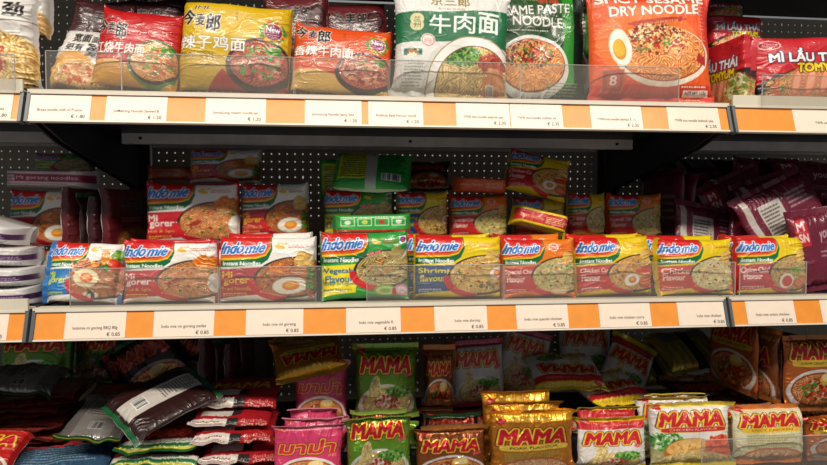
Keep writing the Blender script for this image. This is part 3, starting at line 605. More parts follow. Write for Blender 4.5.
        me.materials.append(M); me.update(calc_edges=True)
        return me
    if not parts: return link(name, mk(name, 0, nx - 1, 0, ny - 1))
    e = bpy.data.objects.new(name, None); C.objects.link(e); e.empty_display_size = .02
    if LR:
        link('wrapper', mk('wrapper', k, nx - 1 - k, 0, ny - 1), e); link('crimped_seal', mk('crimped_seal', 0, k, 0, ny - 1), e); link('crimped_seal', mk('crimped_seal', nx - 1 - k, nx - 1, 0, ny - 1), e)
    else:
        link('wrapper', mk('wrapper', 0, nx - 1, k, ny - 1 - k), e); link('crimped_seal', mk('crimped_seal', 0, nx - 1, 0, k), e); link('crimped_seal', mk('crimped_seal', 0, nx - 1, ny - 1 - k, ny - 1), e)
    return e

SEED = [100]
def orient(o, loc, lean, roll, yaw):
    o.rotation_mode = 'YXZ'
    o.rotation_euler = (math.radians(-lean), math.radians(roll), math.radians(yaw)); o.location = loc
def rotm(lean, roll, yaw):
    return Matrix.Rotation(math.radians(yaw), 3, 'Z') @ Matrix.Rotation(math.radians(-lean), 3, 'X') @ Matrix.Rotation(math.radians(roll), 3, 'Y')
# a packet standing up, given by the rectangle it fills in the view at depth Y
def stand(design, x0, y0, x1, y1, Y, label, group=None, lean=6, roll=0, yaw=0, T=.028, zb=None, h=None, name='noodle_packet', **kw):
    p = at((x0 + x1) / 2, y1, Y); q = at((x0 + x1) / 2, y0, Y); w = (at(x1, y1, Y) - at(x0, y1, Y)).length
    z = p.z if zb is None else zb + w / 2 * abs(math.sin(math.radians(roll)))
    hh = h or (q.z - z) / math.cos(math.radians(lean))
    SEED[0] += 17
    o = packet(design, w, hh, T, SEED[0], name=name, **kw)
    orient(o, (p.x, Y, z), lean, roll, yaw)
    return tag(o, label, 'instant noodle packet', group)
# a packet anywhere, given by where its centre appears
def lay(design, px, py, Y, w, h, label, group=None, lean=80, roll=0, yaw=0, T=.026, name='noodle_packet', cz=None, **kw):
    c = at(px, py, Y); SEED[0] += 17
    o = packet(design, w, h, T, SEED[0], name=name, **kw)
    if cz: c.z = cz
    loc = c - rotm(lean, roll, yaw) @ Vector((0, 0, h / 2))
    orient(o, loc, lean, roll, yaw)
    return tag(o, label, 'instant noodle packet', group)
# ------------------------------------------------------------------ the setting
def structure(name, mb): o = mb.build(name); o['kind'] = 'structure'; return o
b = MB(); b.box(-3, 4, -2.6, 3.0, -.05, 0, M_FLOOR); structure('floor', b)
b = MB(); b.box(-3, 4, 2.95, 3.0, 0, 3.1, mat('far_wall_paint', L('#cfd6da'), .6, noise=.03, nscale=3)); structure('wall_back', b)

ZT, ZM, ZB = 1.5600, 1.2660, 0.9920          # tops of the three shelves in view
ZU = 1.845                                   # the shelf above the picture
YB = 0.456                                   # the perforated back panel
TILT = math.radians(-16)                      # price rails lean back

# ------------------------------------------------------------------ gondola: uprights, back panels
SEC = [(-1.004, -0.004), (0.0, 1.0), (1.004, 2.004)]
def upright(x, label):
    o = tag(bpy.data.objects.new('shelving_upright', None), label, 'shelf upright', 'uprights of the shelving run'); C.objects.link(o); o.location = (x, YB + .005, 0)
    b = MB(); b.box(-.017, .017, -.012, .03, 0, 2.05, M_DARK)
    b.build('post', o)
    b = MB(); b.box(-.03, .03, -.3, .03, 0.005, .06, M_DARK); b.build('foot', o)
    b = MB()
    for k in range(40):
        for s in (-.006, .006): b.box(s - .0022, s + .0022, -.0128, -.0119, .5 + k * .038, .515 + k * .038, mat('slot_shadow', L('#060606'), .8))
    b.build('slot_row', o)
upright(-.002, 'dark slotted steel upright at the left end of the middle section')
upright(1.002, 'dark slotted steel upright at the right end of the middle section')
def perforated(x0, x1, z0, z1, label):
    px = .0165; n = int((x1 - x0) / px); m = int((z1 - z0) / px); r = .0016
    ox = (x1 - x0 - n * px) / 2; b = MB(); V = []; F = []
    V += []
    for j in range(m):
        for i in range(n):
            cx = ox + (i + .5) * px; cz = (j + .5) * px
            slot = (i % 3 == 0 and j % 4 == 0)
            rz = r * 2.1 if slot else r
            k = len(V); h = px / 2
            V += [(cx - h, 0, cz - h), (cx + h, 0, cz - h), (cx + h, 0, cz + h), (cx - h, 0, cz + h)]
            q = [(math.cos(math.radians(a)), math.sin(math.radians(a))) for a in (225, 270, 315, 0, 45, 90, 135, 180)]
            V += [(cx + c * r * 1.1, 0, cz + s_ * rz * 1.1) for c, s_ in q]
            V += [(cx + c * r * 1.1, .0012, cz + s_ * rz * 1.1) for c, s_ in q]
            F += [(k, k + 1, k + 6, k + 5, k + 4), (k + 1, k + 2, k + 8, k + 7, k + 6), (k + 2, k + 3, k + 10, k + 9, k + 8), (k + 3, k, k + 4, k + 11, k + 10)]
            for t in range(8): F.append((k + 4 + t, k + 4 + (t + 1) % 8, k + 12 + (t + 1) % 8, k + 12 + t))
    b.faces(V, F, M_PANEL)
    b.box(0, x1 - x0, 0, .008, -.012, 0, M_PANEL); b.box(0, x1 - x0, 0, .008, m * px, z1 - z0 + .004, M_PANEL)
    b.box(-.0, ox, 0, .008, 0, m * px, M_PANEL); b.box(x1 - x0 - ox, x1 - x0, 0, .008, 0, m * px, M_PANEL)
    o = b.build('perforated_back_panel', None, (x0, YB, z0))
    return tag(o, label, 'back panel', 'perforated back panels')
nm = {0: 'left', 1: 'middle', 2: 'right'}
for i, (x0, x1) in enumerate(((-.5, -.02), (.018, .985), (1.02, 1.75))):
    for z0, z1, w in ((.995, 1.24, 'bottom'), (1.266, 1.538, 'middle'), (1.56, 1.842, 'top')):
        perforated(x0, x1, z0, z1, 'perforated beige steel back panel behind the %s shelf in the %s section' % (w, nm[i]))
# unseen dark boards added behind the panels to block part of the light
for z, w in ((1.02, 'lowest'), (1.33, 'middle'), (1.60, 'highest')):
    b = MB(); b.box(-.9, 1.9, 0, .4, 0, .03, M_DARK); b.box(-.9, 1.9, .4, .41, -.005, .04, M_RAIL)
    tag(b.build('rear_light_block', None, (0, YB + .04, z)), 'unseen dark board added behind the perforated panel to block light, %s of three' % w, 'shelf')

# ------------------------------------------------------------------ shelves with price rails
def shelf(i, z, where, lip=0.0, drop=0.0):
    x0, x1 = SEC[i]
    o = bpy.data.objects.new('gondola_shelf', None); C.objects.link(o); o.location = ((x0 + x1) / 2, 0, z)
    tag(o, 'dark metal shelf with orange price rail, %s level of the %s section' % (where, nm[i]), 'shelf', 'shelves of the gondola')
    a = (x1 - x0) / 2; b = MB()
    b.box(-a + .003, a - .003, .012, YB - .015, -.022, 0, M_DARK); b.build('shelf_board', o)
    b = MB(); b.box(-a + .028, a - .028, .262, .278, -.041, -.0225, M_BEAM); b.box(-a + .028, a - .028, .43, .44, -.03, -.0225, M_BEAM); b.build('crossbeam', o)
    for x in (-a + .06, 0.0 + .04, a - .06):
        b = MB(); b.cyl((x, .2595, -.031), .0028, .003, M_DARK); b.build('screw', o)
    for s in (-1, 1):
        b = MB(); xx = s * (a - .002)
        b.prism([(.018, -.0225), (.018, -.032), (.10, -.058), (.40, -.112), (.425, -.15), (YB - .02, -.15), (YB - .02, -.0225)], min(xx, xx - s * .0035), max(xx, xx - s * .0035), M_DARK); b.build('bracket', o)
    # price rail: a leaning tray with cream lips, dark end caps and an orange strip
    R = Matrix.Translation((0, .0005, -.0415 - drop)) @ Matrix.Rotation(TILT, 4, 'X')
    b = MB(); e = .0045
    b.box(-a + e, a - e, 0, .004, 0, .0415, M_RAIL, R); b.box(-a + e, a - e, -.002, .0, 0, .0022, M_RAIL, R); b.box(-a + e, a - e, -.002, .0, .0395, .0418, M_RAIL, R)
    b.box(-a + e, a - e, .0075, .014, -.003, .0005, M_RAIL)
    b.build('price_rail', o)
    b = MB(); b.box(-a + e + .0005, a - e - .0005, -.0006, -.0001, .0026, .0392, M_ORANGE, R); b.build('orange_insert', o)
    for s in (-1, 1):
        b = MB(); xx = s * a; b.box(min(xx, xx - s * e), max(xx, xx - s * e), -.0025, .009, -.0005, .042, M_RAILGREY, R); b.build('end_cap', o)
    if lip:
        b = MB(); b.box(-a + .001, a - .001, .008, .0118, -.001, lip, M_LIP); b.box(-a + .001, a - .001, .0119, .03, 0.0002, .002, M_LIP); b.build('front_lip', o)
    return o, R
RAILS = {}
for i in range(3):
    for z, w in ((ZT, 'top'), (ZM, 'middle'), (ZB, 'bottom')):
        lip = .0155 if (i != 1 and w == 'top') or (i == 0 and w == 'middle') else (.003 if w != 'bottom' else 0)
        RAILS[i, w] = (shelf(i, z, w, lip), z)
for i in range(3):
    x0, x1 = SEC[i]; b = MB(); b.box(x0 + .003, x1 - .003, .012, YB - .015, 0, .022, M_DARK)
    o = b.build('overhead_shelf', None, (0, 0, ZU)); tag(o, 'underside of the dark shelf above the packets in the %s section' % nm[i], 'shelf', 'overhead shelf boards')
    b = MB(); b.box(x0 + .03, x1 - .03, .262, .278, -.018, -.0005, M_DARK); b.build('crossbeam', o)
    b = MB(); b.box(x0 + .003, x1 - .003, .0, .006, -.015, .026, M_RAIL); b.build('price_rail', o)

# ------------------------------------------------------------------ price labels slid into the rails
def price_label(i, w, px0, px1, text, price, label, dx=0.0):
    (so, R), z = RAILS[i, w]; ym = 106 if w == 'top' else 320
    X0 = at(px0, ym, -.001).x; X1 = at(px1, ym, -.001).x; W = X1 - X0; cx = (X0 + X1) / 2
    b = MB(); b.box(-W / 2, W / 2, -.0013, -.0008, .0028, .0390, M_PAPER, R)
    fs = .0058
    P, T = glyphs(text, .006); P = P * fs; P = P * [min(1.0, W * .74 / max(P[:, 0].max(), 1e-6)) if len(P) else 1, 1]
    x = W * .42 - P[:, 0].max() - .004
    def ink(P, T, x, zz):
        b.faces([tuple(R @ Vector((p[0] + x, -.00155, p[1] + zz))) for p in P], [tuple(int(q) for q in t) for t in T], M_INK)
    ink(P, T, x, .0150)
    P, T = glyphs(price, .01); P = P * .0068; ink(P, T, W * .42 - P[:, 0].max(), .0055)
    o = b.build('price_label', None, (cx, 0, z))
    tag(o, label, 'price label', 'paper price labels')
TL = [(27, 88.6, 'Broad noodle chilli oil Pi-jiane', '€ 1.80', 'broad noodle chilli oil'), (104, 165.6, 'JinMaiLang Noodle Stewed B', '€ 1.20', 'noodle stewed, under the red packet'), (204.4, 265.3, 'JinmaiLang instant noodle spi', '€ 1.20', 'instant noodle, under the yellow packet'),
      (304.5, 361.6, 'JinmaiLang Noodle Spicy Stea', '€ 1.20', 'noodle spicy, under the orange packet'), (368.5, 423.5, 'Artificial Beef Flavour noodl', '€ 1.20', 'artificial beef flavour'), (457, 510.7, 'YWB inst.noodle sesame pas', '€ 2.35', 'inst. noodle sesame'),
      (511.6, 564, 'YWB inst.noodle scallion oil', '€ 2.35', 'inst. noodle scallion'), (592.4, 644, 'YWB inst.noodle dandan fl. 1t', '€ 2.35', 'inst. noodle dandan'), (670, 722, 'YWB inst noodle biahush pep', '€ 2.35', 'inst. noodle, last before the right upright')]
for x0, x1, t, p, d in TL: price_label(1, 'top', x0, x1, t, p, 'white paper price label reading %s, on the top rail' % d)
price_label(0, 'top', -40, 9.5, 'noodle', '€ 1.80', 'white price label at the left edge, on the top rail')
price_label(2, 'top', 797, 850, 'YWB udo. noodle', '€ 2.35', 'white price label at the right edge, on the top rail')
ML = [(62.5, 124, 'Indomie mi goreng BBQ 80g', 'mi goreng BBQ'), (152, 213, 'Indo mie mi goreng pedas', 'mi goreng pedas'), (245, 303, 'Indo mie mi goreng', 'plain mi goreng'), (346, 401, 'Indo mie vegetable fl.', 'vegetable'),
      (435, 488, 'Indo mie shrimp', 'shrimp'), (517.5, 569.6, 'Indo mie special chicken', 'special chicken'), (601, 652.5, 'Indo mie chicken curry', 'chicken curry'), (680, 729.5, 'Indo mie chicken', 'chicken, beside the right upright')]
for x0, x1, t, d in ML: price_label(1, 'middle', x0, x1, t, '€ 0.85', 'white price label reading %s, on the middle rail' % d)
price_label(0, 'middle', -50, 5, 'noodle', '€ 0.85', 'white price label at the left edge, on the middle rail')
price_label(2, 'middle', 749, 797.6, 'Indo mie onion chicken', '€ 0.85', 'white price label reading onion chicken, on the middle rail')
price_label(2, 'middle', 824, 870, 'noodle', '€ 0.85', 'white price label at the right edge, on the middle rail')

# ------------------------------------------------------------------ clear acrylic front stops
def stop(px0, px1, z, h, label, y=.0075, zl=.0035):
    ym = 75 if z == ZT else (290 if z == ZM else 460)
    X0 = at(px0, ym, y).x; X1 = at(px1, ym, y).x
    o = bpy.data.objects.new('acrylic_front_stop', None); C.objects.link(o); o.location = ((X0 + X1) / 2, y, z + zl)
    tag(o, label, 'acrylic divider', 'clear acrylic front stops'); a = (X1 - X0) / 2
    b = MB(); b.box(-a, a, 0, .0018, 0, h, M_ACR); b.build('clear_pane', o)
    b = MB(); b.box(-a, a, 0, .0018, h, h + .0007, M_ACR_EDGE); b.box(-a - .0006, -a, 0, .0018, 0, h, M_ACR_EDGE); b.box(a, a + .0006, 0, .0018, 0, h, M_ACR_EDGE); b.build('cut_edge', o)
    return o
for x0, x1, yy, d in ((46, 121, .0074, 'in front of the white tilted packet on the top shelf'), (122, 293, .0074, 'in front of the yellow packet on the top shelf'), (295, 388, .0074, 'in front of the orange packet on the top shelf'),
                      (390, 520, .0074, 'in front of the white and green bag on the top shelf'), (521, 679, .0074, 'in front of the dark green bag on the top shelf')):
    stop(x0, x1, ZT, .050, 'clear acrylic front stop ' + d, yy)
stop(-45, 14, ZT, .046, 'clear acrylic front stop at the left edge of the top shelf', .002, .0)
stop(763, 850, ZT, .046, 'clear acrylic front stop before the shrimp noodle packet, top right', .002, .0)
for x0, x1, d in ((70, 218, 'in front of the blue sealed packet on the middle shelf'), (220, 322, 'in front of the fried egg packet on the middle shelf'), (367, 503, 'in front of the shrimp packet on the middle shelf'), (505, 735, 'in front of the chicken curry packet on the middle shelf')):
    stop(x0, x1, ZM, .052, 'clear acrylic front stop ' + d, .0074)
stop(740, 806, ZM, .052, 'clear acrylic front stop before the onion chicken packet at the right', .0074)
stop(702, 850, ZB, .052, 'clear acrylic front stop at the lower right of the bottom shelf', .0074)

ORD = ['first', 'second', 'third', 'fourth', 'fifth', 'sixth', 'seventh', 'eighth', 'ninth', 'tenth', 'eleventh', 'twelfth']
# packets stood on edge like books: their front faces turned to one side
def edge_row(designs, px0, px1, py, Y, n, h, zb, yaw, label, group, w=.12, fine=1.6, seed=300, lean=0, name='noodle_packet'):
    a = at(px0, py, Y); c = at(px1, py, Y); s = (c - a).length / n; T = s * math.sin(math.radians(abs(yaw))) - .008
    for k in range(n):
        hh = h * (1 - .05 * ((k * 7) % 3))
        q = packet(designs[k % len(designs)], w, hh, T, seed + k, fine=fine, parts=False, wr=.8)
        orient(q, (a.x + (k + .5) * s, Y + .004 * (k % 2), zb), lean, 0, yaw); tag(q, label + ', ' + ORD[k] + ' from the left', 'instant noodle packet', group)

# ------------------------------------------------------------------ MIDDLE SHELF, front row
G = 'noodle packets in the front row of the middle shelf'
z = ZM + .001
stand('bbq', 38, 242, 122, 309, .036, 'white noodle packet with bright blue seals, front row far left', G, fine=.82, lean=16, roll=3, T=.026, zb=z, fold=15)
stand('pedas', 122, 240, 219, 309, .036, 'white packet with red seals and hot and spicy panel, front row', G, fine=.82, lean=6, roll=.5, T=.03, zb=z, wr=1.3)
stand('goreng', 218, 236, 318, 306, .036, 'white packet with fried egg on noodles, front row', G, fine=.82, lean=5, T=.03, zb=z, wr=1.3)
stand('veg', 320, 231, 411, 305, .034, 'green vegetable noodle packet standing in the front row', G, fine=.82, lean=5, roll=-1, T=.03, zb=z, wr=1.3)
stand('shrimp', 413, 235, 503, 303, .036, 'yellow shrimp noodle packet with blue panel, front row', G, fine=.82, lean=6, roll=1, T=.03, zb=z, wr=1.3)
stand('special', 501, 238, 577, 303, .036, 'orange special chicken noodle packet, front row', G, fine=.82, lean=6, roll=0, T=.03, zb=z, wr=1.3)
stand('curry', 576, 236, 654, 302, .036, 'yellow chicken curry noodle packet with rumpled top, front row', G, fine=.82, lean=6, roll=-1, T=.03, zb=z, wr=1.6)
stand('chicken', 656, 238, 734, 302, .036, 'yellow chicken noodle packet with pale noodles, front row', G, fine=.82, lean=6, roll=0, T=.03, zb=z, wr=1.3)
stand('onion', 736, 236, 806, 301, .036, 'yellow onion chicken noodle packet at the right of the front row', G, fine=.82, lean=6, roll=0, T=.03, zb=z, wr=1.3)
# second rank right behind the front row
G2 = 'noodle packets directly behind the front row of the middle shelf'
stand('pedas', 128, 238, 214, 300, .078, 'red sealed packet hidden right behind the hot and spicy one', G2, lean=6, T=.03, zb=z)
stand('goreng', 226, 231.5, 314, 297, .078, 'white packet whose orange top shows behind the fried egg packet', G2, lean=4, T=.03, zb=z)
stand('shrimp', 404, 233, 492, 297, .078, 'yellow and red packet showing behind the green packet, right side', G2, lean=6, T=.03, zb=z)
stand('special', 494, 233, 562, 297, .078, 'orange packet peeking above the special chicken packet', G2, lean=5, T=.03, zb=z)
stand('curry', 564, 233, 640, 297, .078, 'yellow packet peeking behind the chicken curry packet', G2, lean=5, T=.03, zb=z)
stand('chicken', 642, 234, 716, 297, .078, 'yellow packet edge with red logo behind the pale chicken packet', G2, lean=5, T=.03, zb=z)
stand('onion', 718, 234, 785, 296, .078, 'yellow crumpled packet peeking above the onion chicken one', G2, lean=5, T=.03, zb=z, wr=1.5)
stand('bbq', 50, 245, 118, 302, .082, 'second blue sealed packet behind the far left one', G2, lean=10, T=.026, zb=z)
lay('vegside', 372, 228, .125, .135, .032, 'bright green packet lying across the top behind the vegetable packet', None, lean=0, roll=-1, T=.075, fine=1.0, puff=8)
stand('veg', 334, 238, 404, 298, .125, 'green packet wedged under the bright green lying one', G2, lean=0, T=.075, zb=z, fine=2, h=.070)

# back rank, in shade; each upper packet stands on another one
def pile(design, x0, y0, x1, y1, Y, label, group, zbase=z, low=None, T=.036, fine=1.7, parts=True, **kw):
    ytop = at((x0 + x1) / 2, y0, Y).z; ybot = at((x0 + x1) / 2, y1, Y).z
    o = stand(design, x0, y0, x1, y1, Y, label, group, T=T, fine=fine, parts=parts, **kw)
    w = (at(x1, y1, Y) - at(x0, y1, Y)).length; hh = ybot - zbase - .001
    if hh > .02:
        p = at((x0 + x1) / 2, y1, Y); SEED[0] += 3
        q = packet(low or design, w * .97, hh, T * 1.1, SEED[0], fine=3.2, parts=False); orient(q, (p.x, Y + .004, zbase), 1, 0, 0)
        tag(q, 'unlit packet standing under the ' + label.split(',')[0], 'instant noodle packet', 'supporting packets at the back')
    return o
G3 = 'noodle packets standing at the back of the middle shelf'
pile('goreng', 10, 187, 82, 247, .185, 'dim white packet standing under the purple banded strip, back left', G3, lean=3)
lay('strip', 55, 181, .185, .14, .030, 'pale packet lying flat with its purple banded side forward, back left', None, lean=0, roll=1, T=.085, fine=1.2, puff=8, parts=True)
stand('veg', 34, 152, 95, 178, .265, 'dark packet standing behind the purple banded strip', G3, lean=3, fine=2, zb=None, T=.03, parts=False)
pile('pedas', 145, 181, 241, 246, .150, 'dim red sealed hot and spicy packet, back row second from left', G3, lean=3)
pile('goreng', 240, 182, 310, 240, .165, 'dim fried egg packet, back row beside the red sealed one', G3, lean=3)
stand('redback', 146, 165, 216, 182, .30, 'dull red packet edge above the dim hot and spicy packet', G3, lean=3, fine=2, T=.03, parts=False)
stand('goreng', 188, 148, 262, 184, .235, 'shadowed orange red packet high at the back against the panel', G3, lean=6, fine=2, T=.03, parts=False)
pile('veg', 322, 187, 395, 240, .170, 'dim green packet standing behind the bright green lying one', G3, lean=3)
lay('vegback', 372, 175, .18, .135, .095, 'green packet lying on top of the dim green ones', None, lean=50, roll=3, yaw=-4, T=.032, fine=1.3)
stand('vegback', 318, 158, 372, 200, .245, 'dark green packet with yellow panel at the back', G3, lean=3, fine=2, T=.03, parts=False)
pile('shrimp', 396, 190, 450, 240, .175, 'dim yellow shrimp packet in the back row', G3, lean=3)
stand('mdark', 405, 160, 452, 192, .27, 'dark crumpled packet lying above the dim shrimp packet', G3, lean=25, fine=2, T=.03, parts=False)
pile('special', 451, 194, 511, 240, .175, 'dim orange special chicken packet in the back row', G3, lean=3)
lay('oside', 480, 186, .18, .10, .028, 'orange packet lying flat above the dim orange one', None, lean=0, roll=2, T=.07, fine=1.3, puff=8)
lay('curry', 536, 176, .19, .115, .085, 'yellow chicken curry packet tilted on top of the back pile', None, lean=22, roll=14, T=.03, fine=1.2)
pile('curry', 513, 196, 566, 240, .20, 'dim yellow packet under the tilted chicken curry packet', G3, lean=3)
lay('yside', 537, 221, .155, .105, .034, 'red and yellow packet slumped behind the special chicken packet', None, lean=10, roll=14, T=.05, fine=1.2, puff=8)
pile('chicken', 567, 192, 606, 238, .20, 'dim yellow packet beside the shelf bracket, back row', G3, lean=3)
pile('special', 606, 193, 662, 240, .20, 'dim packet half in shadow under the right bracket', G3, lean=3)
# brown packets on edge, back left
edge_row(['rjml', 'brownback', 'djml'], 86, 136, 245, .20, 4, .135, ZM + .036, 74, 'dark brown packet stood on edge beside the left bracket', 'dark packets on edge at the back left')
edge_row(['brownback'], 86, 136, 245, .20, 3, .032, ZM + .001, 74, 'dark packet under the brown ones on edge', 'supporting packets at the back', seed=330, fine=4)
# left section: stack of white and purple packets lying flat
for k in range(4):
    lay('wp', [0, 0, -6, -14][k], [294, 275, 256, 235][k], .085, .135, .0285, ['lowest', 'second lowest', 'second highest', 'topmost'][k] + ' white and purple packet in the flat stack at the left edge', 'white and purple packets stacked at the left', lean=0, roll=[0, 1, 3, 16][k], yaw=[3, -4, 5, -3][k], T=.10, fine=1.1, puff=8)
# right section: heap of maroon packets
GM = 'maroon packets heaped at the right of the middle shelf'
for k, (x, y, Y, w, h, ln, ro, ya, d, lb) in enumerate([
    (826, 272, .045, .11, .14, 8, -8, -4, 'maroon', 'bright maroon packet with red logo box at the right edge, middle shelf'),
    (795, 236, .100, .16, .13, 14, -24, 0, 'maroonb', 'maroon packet tipped forward above the onion chicken packet'),
    (822, 222, .140, .17, .12, 20, -28, -4, 'maroon', 'maroon packet sloping down from the right edge'),
    (768, 236, .150, .15, .11, 15, 12, 4, 'maroon', 'maroon packet low in the heap behind the onion chicken packet'),
    (725, 232, .150, .15, .12, 15, 10, 8, 'maroonb', 'maroon packet low in the heap behind the pale chicken packet'),
    (786, 202, .195, .17, .12, 18, -15, 4, 'maroonb', 'maroon packet with white text panel in the middle of the heap'),
    (742, 200, .225, .16, .13, 14, -22, 6, 'maroon', 'maroon packet leaning left of the white text panel'),
    (815, 184, .250, .18, .12, 24, 6, 0, 'maroon', 'maroon packet near the top of the heap at the right'),
    (770, 190, .285, .15, .14, 10, 4, 4, 'maroon', 'maroon packet behind the white text panel packet'),
    (728, 163, .310, .18, .10, 62, 6, -4, 'maroonb', 'topmost maroon packet of the heap beneath the beam'),
    (800, 163, .315, .19, .10, 62, 3, 0, 'yellowback', 'yellow printed packet lying on the maroon heap')]):
    lay(d, x, y, Y, w, h, lb, GM, lean=ln, roll=ro, yaw=ya, T=.024, fine=1.3, wr=1.2)
edge_row(['maroonb', 'maroon'], 662, 718, 235, .25, 4, .215, ZM + .001, -84, 'dark maroon packet stood on edge behind the chicken packet', 'maroon packets on edge', w=.14, seed=340)

# ------------------------------------------------------------------ TOP SHELF
z = ZT + .001
stand('wjml2', -60, -6, 40, 99, .050, 'crumpled white noodle packet at the upper left edge', None, lean=4, roll=-3, T=.034, zb=z, wr=2.0)
stand('wjml', 20, -30, 52, 40, .12, 'white packet standing behind the crumpled white one', None, lean=4, T=.03, zb=None, fine=1.5)
stand('wjml', 38, 22, 116, 97, .050, 'white and maroon packet tilted to the left beside the red packet', None, lean=20, roll=10, T=.034, zb=z, wr=1.5)
stand('djml', 52, -4, 118, 90, .12, 'dark brown noodle packet behind the tilted white packet', None, lean=8, roll=10, T=.034, zb=z, fine=1.4)
stand('djml', 100, -12, 190, 88, .13, 'dark maroon packet behind the red packet', None, lean=8, roll=-5, T=.034, zb=z, fine=1.4)
stand('jred', 96, 11, 182, 98, .046, 'red noodle packet with white Chinese title, leaning left', None, lean=14, roll=5, T=.034, zb=z)
stand('jyellow', 174, 0, 288, 99, .034, 'large yellow noodle packet with a bowl of meat noodles', None, lean=6, roll=3, T=.036, zb=z)
stand('rjml', 262, -8, 330, 92, .10, 'dark red packet between the yellow and orange packets, behind', None, lean=6, T=.034, zb=z, fine=1.4)
stand('rjml', 318, -4, 396, 90, .12, 'dim red brown packet behind the orange packet', None, lean=8, roll=-4, T=.034, zb=z, fine=1.4)
stand('jorange', 290, 24, 392, 100, .036, 'orange noodle packet with a dark bowl of beef noodles', None, lean=10, roll=4, T=.034, zb=z)
stand('sanlang', 388, -15, 508, 101, .040, 'tall white bag with green band and large white characters', None, lean=4, roll=2, T=.04, zb=z, wr=1.2, name='noodle_bag')
stand('sesame', 486, -14, 588, 101, .080, 'dark green bag reading paste noodle with sauced noodles', None, lean=3, T=.04, zb=z, name='noodle_bag')
stand('sesame', 520, -12, 606, 99, .155, 'second dark green bag, mostly hidden behind the orange bag', None, lean=3, T=.04, zb=z, fine=1.4, name='noodle_bag')
stand('dandan', 587, -12, 714, 104, .036, 'large orange bag of spicy dry noodle with egg half', None, lean=4, roll=-1, T=.042, zb=z, name='noodle_bag')
stand('dandan', 600, -6, 700, 96, .095, 'second orange bag standing right behind the large orange bag', None, lean=3, T=.04, zb=z, fine=2, name='noodle_bag')
GT = 'red shrimp noodle packets on the top shelf'
stand('tomyum', 744, 38, 850, 97, .054, 'bright red shrimp noodle packet standing at the right end of the top shelf', None, lean=6, roll=-3, T=.03, zb=z)
edge_row(['tomyum'], 712, 742, 100, .085, 3, .112, z, -82, 'red shrimp noodle packet stood on edge beside the large orange bag', 'red packets on edge', w=.12, fine=1.2, seed=370)
pile('tomyum', 706, 14, 762, 60, .175, 'dim shrimp noodle packet high behind the red ones on edge', GT, zbase=z, lean=4, fine=1.4)
stand('tomyum', 704, 2, 744, 22, .30, 'dark red packet edge above the dim shrimp noodle packet', None, lean=10, T=.03, fine=1.5, parts=False)
stand('tomyum', 762, 60, 840, 96, .09, 'second red shrimp noodle packet right behind the bright one', None, lean=4, T=.03, zb=z, fine=2, h=.085)

# ------------------------------------------------------------------ BOTTOM SHELF
z = ZB + .001
GB = 'noodle packets in the front row of the bottom shelf'
stand('mpink', 274, 421, 347, 499, .034, 'pink noodle packet with red Thai lettering, front row', GB, lean=9, T=.028, zb=z, flap=50, wr=1.5)
stand('mgreen', 343, 411, 413, 499, .032, 'bright green noodle packet in the front row of the bottom shelf', GB, lean=8, T=.03, zb=z, flap=60, roll=-2, wr=1.8)
stand('mbrown', 414, 424, 488, 499, .032, 'brown noodle packet with orange top seal, front row of the bottom shelf', GB, lean=8, T=.03, zb=z, flap=50, wr=1.5)
stand('mgold', 488, 406, 576, 498, .032, 'gold pork flavour noodle packet, front row of the bottom shelf', GB, lean=7, T=.032, zb=z, flap=40, wr=1.5)
stand('mpork', 576, 414, 648, 498, .034, 'white noodle packet with red and yellow top, front row', GB, lean=8, T=.03, zb=z, flap=40, wr=1.5)
stand('mchick', 648, 401, 732, 498, .034, 'white chicken flavour noodle packet with yellow top, front row', GB, lean=8, T=.032, zb=z, flap=30, wr=1.5)
stand('mspicy', 732, 404, 806, 497, .034, 'pale yellow spicy chicken noodle packet with orange top', GB, lean=7, T=.03, zb=z, flap=20, wr=1.5)
stand('mcreamy', 802, 414, 872, 497, .036, 'orange brown noodle packet at the lower right corner', GB, lean=8, T=.03, zb=z, flap=20, wr=1.5)
# just behind the front row: tops that show above it
GS = 'noodle packets behind the front row of the bottom shelf'
stand('mpink', 282, 412, 344, 480, .072, 'second pink packet, its seal showing above the front pink one', GS, lean=8, T=.028, zb=z, flap=60, fine=1.2, wr=1.6)
stand('mpink', 288, 402, 340, 470, .11, 'third pink packet behind the two front pink ones', GS, lean=8, T=.028, zb=z, flap=60, fine=1.2, wr=1.6)
stand('mgreen', 350, 403, 408, 480, .075, 'second green packet with bent pale seal', GS, lean=8, T=.028, zb=z, flap=80, fine=1.2, wr=1.6)
stand('mbrown', 420, 417, 484, 480, .072, 'second brown packet with green and orange seal', GS, lean=8, T=.028, zb=z, flap=80, fine=1.2, wr=1.6)
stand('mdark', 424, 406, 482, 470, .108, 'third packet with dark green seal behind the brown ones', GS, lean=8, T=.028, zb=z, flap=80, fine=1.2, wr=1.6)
stand('mgold', 482, 397, 562, 480, .072, 'second gold packet, its seal behind the pork flavour one', GS, lean=7, T=.028, zb=z, flap=50, fine=1.2, wr=1.6)
stand('mgold', 480, 386, 552, 470, .110, 'third gold packet, furthest back of the gold ones', GS, lean=7, T=.028, zb=z, flap=50, fine=1.2, wr=1.6)
stand('mpork', 578, 402, 640, 480, .074, 'second white and red packet with yellow seal', GS, lean=8, T=.028, zb=z, flap=50, fine=1.2, wr=1.6)
stand('mchick', 636, 394, 712, 480, .074, 'second chicken flavour packet with orange flash behind the first', GS, lean=8, T=.028, zb=z, flap=45, fine=1.2, wr=1.6)
stand('mchick', 640, 388, 700, 470, .112, 'third chicken flavour packet, furthest back of its row', GS, lean=8, T=.028, zb=z, flap=60, fine=1.2, wr=1.6)
stand('mspicy', 712, 398, 770, 478, .078, 'second spicy chicken packet half hidden by the first', GS, lean=8, T=.028, zb=z, flap=60, fine=1.2, wr=1.6)
